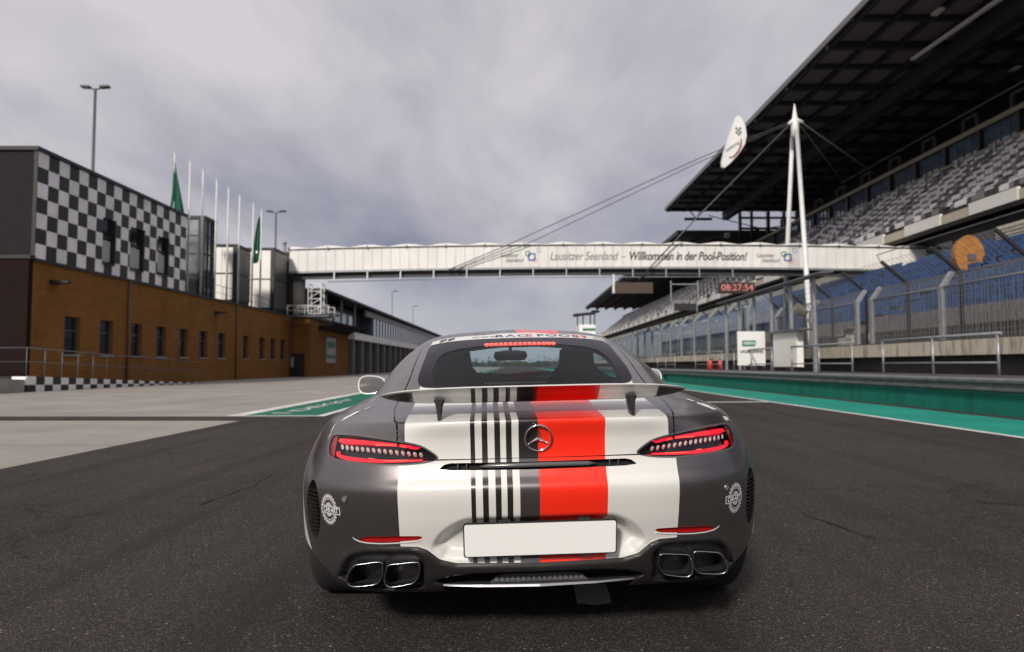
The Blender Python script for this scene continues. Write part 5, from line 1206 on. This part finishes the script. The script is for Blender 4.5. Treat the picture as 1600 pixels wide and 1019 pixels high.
# centre of the diffuser: bright blade, mesh lamp behind
mb = MB()
def px_(x): return .118 + .25 * x * x
st = [(-.365, .006), (-.33, .009), (-.2, .011), (0, .012), (.2, .011), (.33, .009), (.365, .006)]
for (a0, h0), (a1, h1) in zip(st[:-1], st[1:]):
    mb.add([(a0, px_(a0), .291 + .04 * a0 * a0), (a1, px_(a1), .291 + .04 * a1 * a1), (a1, px_(a1) + .004, .291 + h1 * .6 + .04 * a1 * a1), (a0, px_(a0) + .004, .291 + h0 * .6 + .04 * a0 * a0),
            (a0, px_(a0) + .12, .295), (a1, px_(a1) + .12, .295)], [(0, 1, 2, 3), (3, 2, 5, 4)], False)
mb.build('diffuser_blade', TRIM, CAR)
mb = MB(); mb.prism([(-.175, .300), (-.150, .322), (-.12, .328), (.12, .328), (.150, .322), (.175, .300)], lambda x, z: (x, .150, z), lambda x, z: (x, .172, z)); fo = mb.build('rear_fog_lamp', mat('lamp_case', (.05, .05, .055), .25), CAR)
mb = MB()
for k in range(17):
    x_ = -.15 + k * .01875; big = abs(x_) > .055
    mb.tube([(x_, .151, .313), (x_, .146, .313)], .0075 if big else .006, 8)
mb.build('fog_cells', mat('fog_cell', (.22, .22, .23), .3, .5), fo)
# parking sensors
mb = MB()
for sgn in (-1, 1):
    h = BV.ray_cast(Vector((sgn * .676, -1, .609)), Vector((0, 1, 0))); p, n_ = h[0], h[1]; n_ = n_ if n_.y < 0 else -n_
    mb = MB(); mb.tube([p - n_ * .006, p + n_ * .004], .0125, 18); o = mb.build('parking_sensor', PAINT, CAR)
    mb = MB(); mb.tube([p + n_ * .001, p + n_ * .0048], .0095, 16); mb.build('sensor_face', mat('sensor_grey', (.34, .33, .33), .35, .6), o)
# ---------------------------------------------------------------- rear wing
wg = MB(); xs = [-.552, -.547, -.535, -.51, -.46, -.40, -.33, -.24, -.12, 0]; xs = xs + [-x for x in xs[-2::-1]]
def wsec(x):
    a_ = abs(x) / .552; k = (1 - a_ ** 6) ** .5 if a_ < 1 else 0
    top = .994 - .018 * a_ ** 4; bot = .933 + .016 * a_ ** 6; mid = (top + bot) / 2 - .001; hh = (top - bot) / 2 * max((1 - a_ ** 14) ** .5 if a_ < 1 else 0, .22); yo = .04 * a_ ** 4
    q = [(.055, 1.0), (.0555, .86), (.062, .80), (.085, .1), (.115, -.7), (.15, -1.0), (.22, -.98), (.30, -.55), (.315, -.2), (.30, .1), (.22, .38), (.14, .66), (.09, .90)]
    return [(x, yo + (y - .18) * (0.45 + .55 * k) + .18 - .005, mid + hh * z) for y, z in q]
rings = [wsec(x) for x in xs]; n = 13; vs = [p for r_ in rings for p in r_]; fs = []
for i in range(len(xs) - 1):
    for k in range(n): fs.append((i * n + k, i * n + (k + 1) % n, (i + 1) * n + (k + 1) % n, (i + 1) * n + k))
fs += [tuple(range(n)), tuple(range((len(xs) - 1) * n, len(xs) * n))]
wg.add(vs, fs, True)
def wing_mat():
    m = bpy.data.materials.new('wing_livery'); m.use_nodes = True; t = NT(m); o = t.n('ShaderNodeSeparateXYZ'); t.l(t.obj(), o.inputs[0]); x, y, z = o.outputs
    r = t.n('ShaderNodeValToRGB'); r.color_ramp.interpolation = 'CONSTANT'; WH, DK, GY, RD = (.74, .735, .72), (.02, .02, .022), (.035, .032, .034), (.60, .012, .010)
    e = r.color_ramp.elements
    while len(e) > 1: e.remove(e[-1])
    for i, (p, c) in enumerate([(0, GY), (-.43, WH), (-.228, DK), (-.211, WH), (-.19, DK), (-.17, WH), (-.149, DK), (-.129, WH), (-.108, DK), (-.09, WH), (-.068, DK), (.002, RD), (.222, WH), (.43, GY)]):
        q = e[0] if i == 0 else e.new(p + .5); q.color = (*c, 1)
        if i: q.position = p + .5
    t.l(t.math('ADD', x, .5), r.inputs[0])
    lipz = t.math('GREATER_THAN', t.math('ADD', z, t.math('MULTIPLY', t.math('POWER', t.math('DIVIDE', t.math('ABSOLUTE', x), .552), 4.0), .026)), .987)
    c = t.mix(lipz, r.outputs[0], WH); t.l(c, t.b.inputs['Base Color']); t.b.inputs['Roughness'].default_value = .32; t.b.inputs['Coat Weight'].default_value = .3
    return m
wo = wg.build('rear_wing', wing_mat(), CAR)
for p in wo.data.polygons: p.use_smooth = True
wo.data.set_sharp_from_angle(angle=R(50))
for sgn in (-1, 1):
    mb = MB(); fx = sgn * .336
    A_ = [(fx, .045, .879), (fx, .115, .882), (fx, .20, .945), (fx, .085, .945)]
    q0, q1 = .009, .016
    sec = [(.055, .877, q0 * .8), (.060, .90, q0), (.075, .925, .012), (.085, .947, .020)]; vs = []; fs = []
    for y_, z_, w_ in sec:
        for dx, dy in ((-w_, .012), (-w_ * .5, 0), (w_ * .5, 0), (w_, .012), (w_ * .7, .075), (-w_ * .7, .075)): vs.append((fx + dx - sgn * (.9 - z_) * .02, y_ + dy, z_))
    for i in range(3):
        for k in range(6): fs.append((i * 6 + k, i * 6 + (k + 1) % 6, (i + 1) * 6 + (k + 1) % 6, (i + 1) * 6 + k))
    fs += [tuple(range(6)), tuple(range(18, 24))]; mb.add(vs, fs, True); o = mb.build('wing_strut', GLOSSB, wo); o.data.set_sharp_from_angle(angle=R(40))
# ---------------------------------------------------------------- door mirrors
for sgn in (-1, 1):
    mb = MB(); c = Vector((sgn * .975, 2.62, .948)); vs = []; fs = []; nn = 20; prof = [(0, 1.0), (.03, 1.04), (.08, .93), (.12, .70), (.145, .35), (.15, .05)]
    for dy, s_ in prof:
        for k in range(nn):
            an = 2 * math.pi * k / nn; ca, sa = math.cos(an), math.sin(an)
            x_ = .098 * math.copysign(abs(ca) ** .75, ca) * s_; z_ = .064 * math.copysign(abs(sa) ** .8, sa) * s_ * (1.0 + .18 * (-sgn) * ca * -1)
            vs.append((c.x + x_, c.y + dy, c.z + z_))
    for i in range(5):
        for k in range(nn): fs.append((i * nn + k, i * nn + (k + 1) % nn, (i + 1) * nn + (k + 1) % nn, (i + 1) * nn + k))
    fs.append(tuple(range(5 * nn, 6 * nn))); mb.add(vs, fs, True)
    mb.tube([c + Vector((-sgn * .07, .07, -.05)), c + Vector((-sgn * .20, .10, -.055))], .02)
    o = mb.build('wing_mirror', mat('white_paint', (.74, .74, .72), .35, coat=.3), CAR)
    mb = MB(); mb.add([(c.x + (vs[k][0] - c.x) * .91, c.y + .004, c.z + (vs[k][2] - c.z) * .90) for k in range(nn)], [tuple(range(nn))]); mb.build('mirror_glass', mat('mirror_silver', (.7, .72, .72), .03, 1.0), o)
    mb = MB(); mb.add([(vs[k][0], c.y + .001, vs[k][2]) for k in range(nn)] + [(c.x + (vs[k][0] - c.x) * .91, c.y + .003, c.z + (vs[k][2] - c.z) * .90) for k in range(nn)], [(k, (k + 1) % nn, nn + (k + 1) % nn, nn + k) for k in range(nn)]); mb.build('mirror_bezel', MATS['white_paint'], o)
# ---------------------------------------------------------------- wheels
def wheel(x, y, w=.275, r=.345):
    s_ = 1 if x > 0 else -1; mb = MB(); prof = [(-.5, .72), (-.5, .93), (-.42, .985), (-.3, 1.0), (.3, 1.0), (.42, .985), (.5, .93), (.5, .72)]; n = 40; vs = []; fs = []
    for a_, q in prof:
        for k in range(n): an = 2 * math.pi * k / n; vs.append((a_ * w, r * q * math.cos(an), r * q * math.sin(an)))
    for i in range(len(prof) - 1):
        for k in range(n): fs.append((i * n + k, i * n + (k + 1) % n, (i + 1) * n + (k + 1) % n, (i + 1) * n + k))
    mb.add(vs, fs, True); o = mb.build('wheel', RUB, CAR); o.location = (x, y, .395 + x * math.tan(R(-1.35))); o.rotation_euler[1] = R(1.35)
    mb = MB(); mb.tube([(-.45 * w, 0, 0), (.46 * w, 0, 0)], r * .70, n, False)
    for k in range(10):
        an = 2 * math.pi * k / 10; mb.beam((s_ * .40 * w, r * .12 * math.cos(an), r * .12 * math.sin(an)), (s_ * .46 * w, r * .70 * math.cos(an), r * .70 * math.sin(an)), .03, .035, (1, 0, 0))
    mb.tube([(s_ * .30 * w, 0, 0), (s_ * .45 * w, 0, 0)], r * .18, 16); mb.tube([(0, 0, 0), (.01, 0, 0)], r * .58, 24)
    mb.build('rim', mat('dark_alloy', (.06, .06, .065), .3, .8), o)
for x, y in ((-.785, .93), (.785, .93), (-.81, 3.55), (.81, 3.55)): wheel(x, y)
# front lamps and grille, unseen from behind
mb = MB(); mb.prism([(-.35, .32), (-.40, .56), (-.3, .60), (.3, .60), (.40, .56), (.35, .32)], lambda x, z: (x, 4.50, z), lambda x, z: (x, 4.548, z)); mb.build('grille', SATIN, CAR)
for sgn in (-1, 1):
    mb = MB(); mb.prism(smooth_poly([(.60, .60), (.80, .66), (.84, .72), (.72, .70), (.60, .66)], 3).tolist(), lambda x, z: (sgn * x, 4.15, z), lambda x, z: (sgn * x, 4.44 - (x - .6) * .9, z)); mb.build('headlight', CELL, CAR)
# ---------------------------------------------------------------- lettering and stickers on the skin
def on_rear(x0, z0, off=.0016, kx=1.0):
    def fn(u, v):
        p = BV.ray_cast(Vector((x0 + u * kx, -1, z0 + v)), Vector((0, 1, 0))); q = p[0]
        return (q.x, q.y - off, q.z) if q else (x0 + u, 0.3, z0 + v)
    return fn
def on_top(x0, y0, ux=(1, 0), uy=(0, 1.35), off=.002):
    def fn(u, v):
        X, Y = x0 + u * ux[0] + v * uy[0], y0 + u * ux[1] + v * uy[1]; q = BV.ray_cast(Vector((X, Y, 3)), Vector((0, 0, -1)))[0]
        return (q.x, q.y, q.z + off) if q else (X, Y, 1)
    return fn
BLK = mat('black_vinyl', (.012, .012, .012), .5); REDV = mat('red_vinyl', (.55, .012, .02), .5)
def bline(x): return 1.365 + .03 * (x / .45) ** 2
mb = MB(); text_on(mb, 'www.', .060, on_top(-.245, bline(0) - .0), align='LEFT', space=1.15); mb.build('banner_letters', BLK, bn)
mb = MB(); text_on(mb, 'RAC', .078, on_top(-.122, bline(0)), bold=.001, align='LEFT', space=1.22); text_on(mb, 'POOL', .078, on_top(.098, bline(0)), bold=.001, align='LEFT', space=1.16); text_on(mb, '.de', .055, on_top(.385, bline(0)), align='LEFT'); mb.build('banner_letters', BLK, bn)
mb = MB(); text_on(mb, 'E', .078, on_top(.040, bline(0)), bold=.001, align='LEFT'); text_on(mb, '99', .078, on_top(.288, bline(0)), bold=.001, align='LEFT', space=1.1); mb.build('banner_letters', REDV, bn)
mb = MB(); text_on(mb, '99', .078, on_top(-.385, 1.365), bold=.003, shear=.3, space=1.1); mb.build('start_number', BLK, bn)
# toothed round workshop sticker by each corner vent
for sgn in (-1, 1):
    cx, cz = sgn * (.745 if sgn < 0 else .722), .563 - (0.0 if sgn < 0 else 0.0); f = on_rear(cx, cz, .002, .62)
    mb = MB(); T = 24; outer = []
    for k in range(T * 4):
        an = 2 * math.pi * k / (T * 4); rr = .058 if (k % 4) in (0, 1) else .052; outer.append((rr * math.cos(an), rr * math.sin(an)))
    inner = [(.043 * math.cos(2 * math.pi * k / (T * 4)), .043 * math.sin(2 * math.pi * k / (T * 4))) for k in range(T * 4)]
    n = T * 4; mb.add([f(*p) for p in outer] + [f(*p) for p in inner], [(k, (k + 1) % n, n + (k + 1) % n, n + k) for k in range(n)])
    n = 40; c1 = [(.040 * math.cos(6.2832 * k / n), .040 * math.sin(6.2832 * k / n)) for k in range(n)]; c2 = [(.036 * math.cos(6.2832 * k / n), .036 * math.sin(6.2832 * k / n)) for k in range(n)]
    mb.add([f(*p) for p in c1] + [f(*p) for p in c2], [(k, (k + 1) % n, n + (k + 1) % n, n + k) for k in range(n)])
    c3 = [(.026 * math.cos(6.2832 * k / n), .026 * math.sin(6.2832 * k / n)) for k in range(n)]; mb.add([f(*p) for p in c3], [tuple(range(n))])
    f2 = on_rear(cx, cz, .0028, .62); 
    bar = [(-.066, -.016), (.066, -.016), (.066, .014), (-.066, .014)]; bar = [(x_ + 0.012 * (-1 if sgn > 0 else 1), z_) for x_, z_ in bar]
    mb.add([f2(-.066 + i * .0165 + .012 * -sgn, z_) for i in range(9) for z_ in (-.016, .014)], [(2 * i, 2 * i + 2, 2 * i + 3, 2 * i + 1) for i in range(8)])
    o = mb.build('sticker', mat('sticker_grey', (.46, .45, .45), .5), CAR)
    mb = MB(); f3 = on_rear(cx, cz, .0034, .62); k_ = .012 * -sgn
    mb.add([f3(-.058 + i * .0145 + k_, z_) for i in range(9) for z_ in (-.011, .009)], [(2 * i, 2 * i + 2, 2 * i + 3, 2 * i + 1) for i in range(8)]); bar_ = mb.build('sticker_bar', BLK, o)
    mb = MB(); text_on(mb, 'CAR·ART', .0245, on_rear(cx + k_ * .62, cz - .001, .0042, .62), bold=.0009); mb.build('sticker_letters', WHITEV, o)
# small white stickers on the fenders
for sgn in (-1, 1):
    mb = MB(); cx, cy = sgn * .705, .42; f = on_top(cx, cy, (.62 * sgn, -.55), (.30, .80 * 1), .0022)
    for q in ([(-.05, -.03), (.035, -.034), (.05, .03), (.012, .026), (.010, .046), (-.022, .040), (-.03, .012), (-.05, .006)], [(-.105, .0), (-.070, -.004), (-.066, .026), (-.100, .030)], [(.078, -.045), (.094, -.047), (.108, .024), (.096, .036), (.090, .0)]):
        mb.add([f(*p) for p in q], [tuple(range(len(q)))])
    mb.build('fender_sticker', WHITEV, CAR)
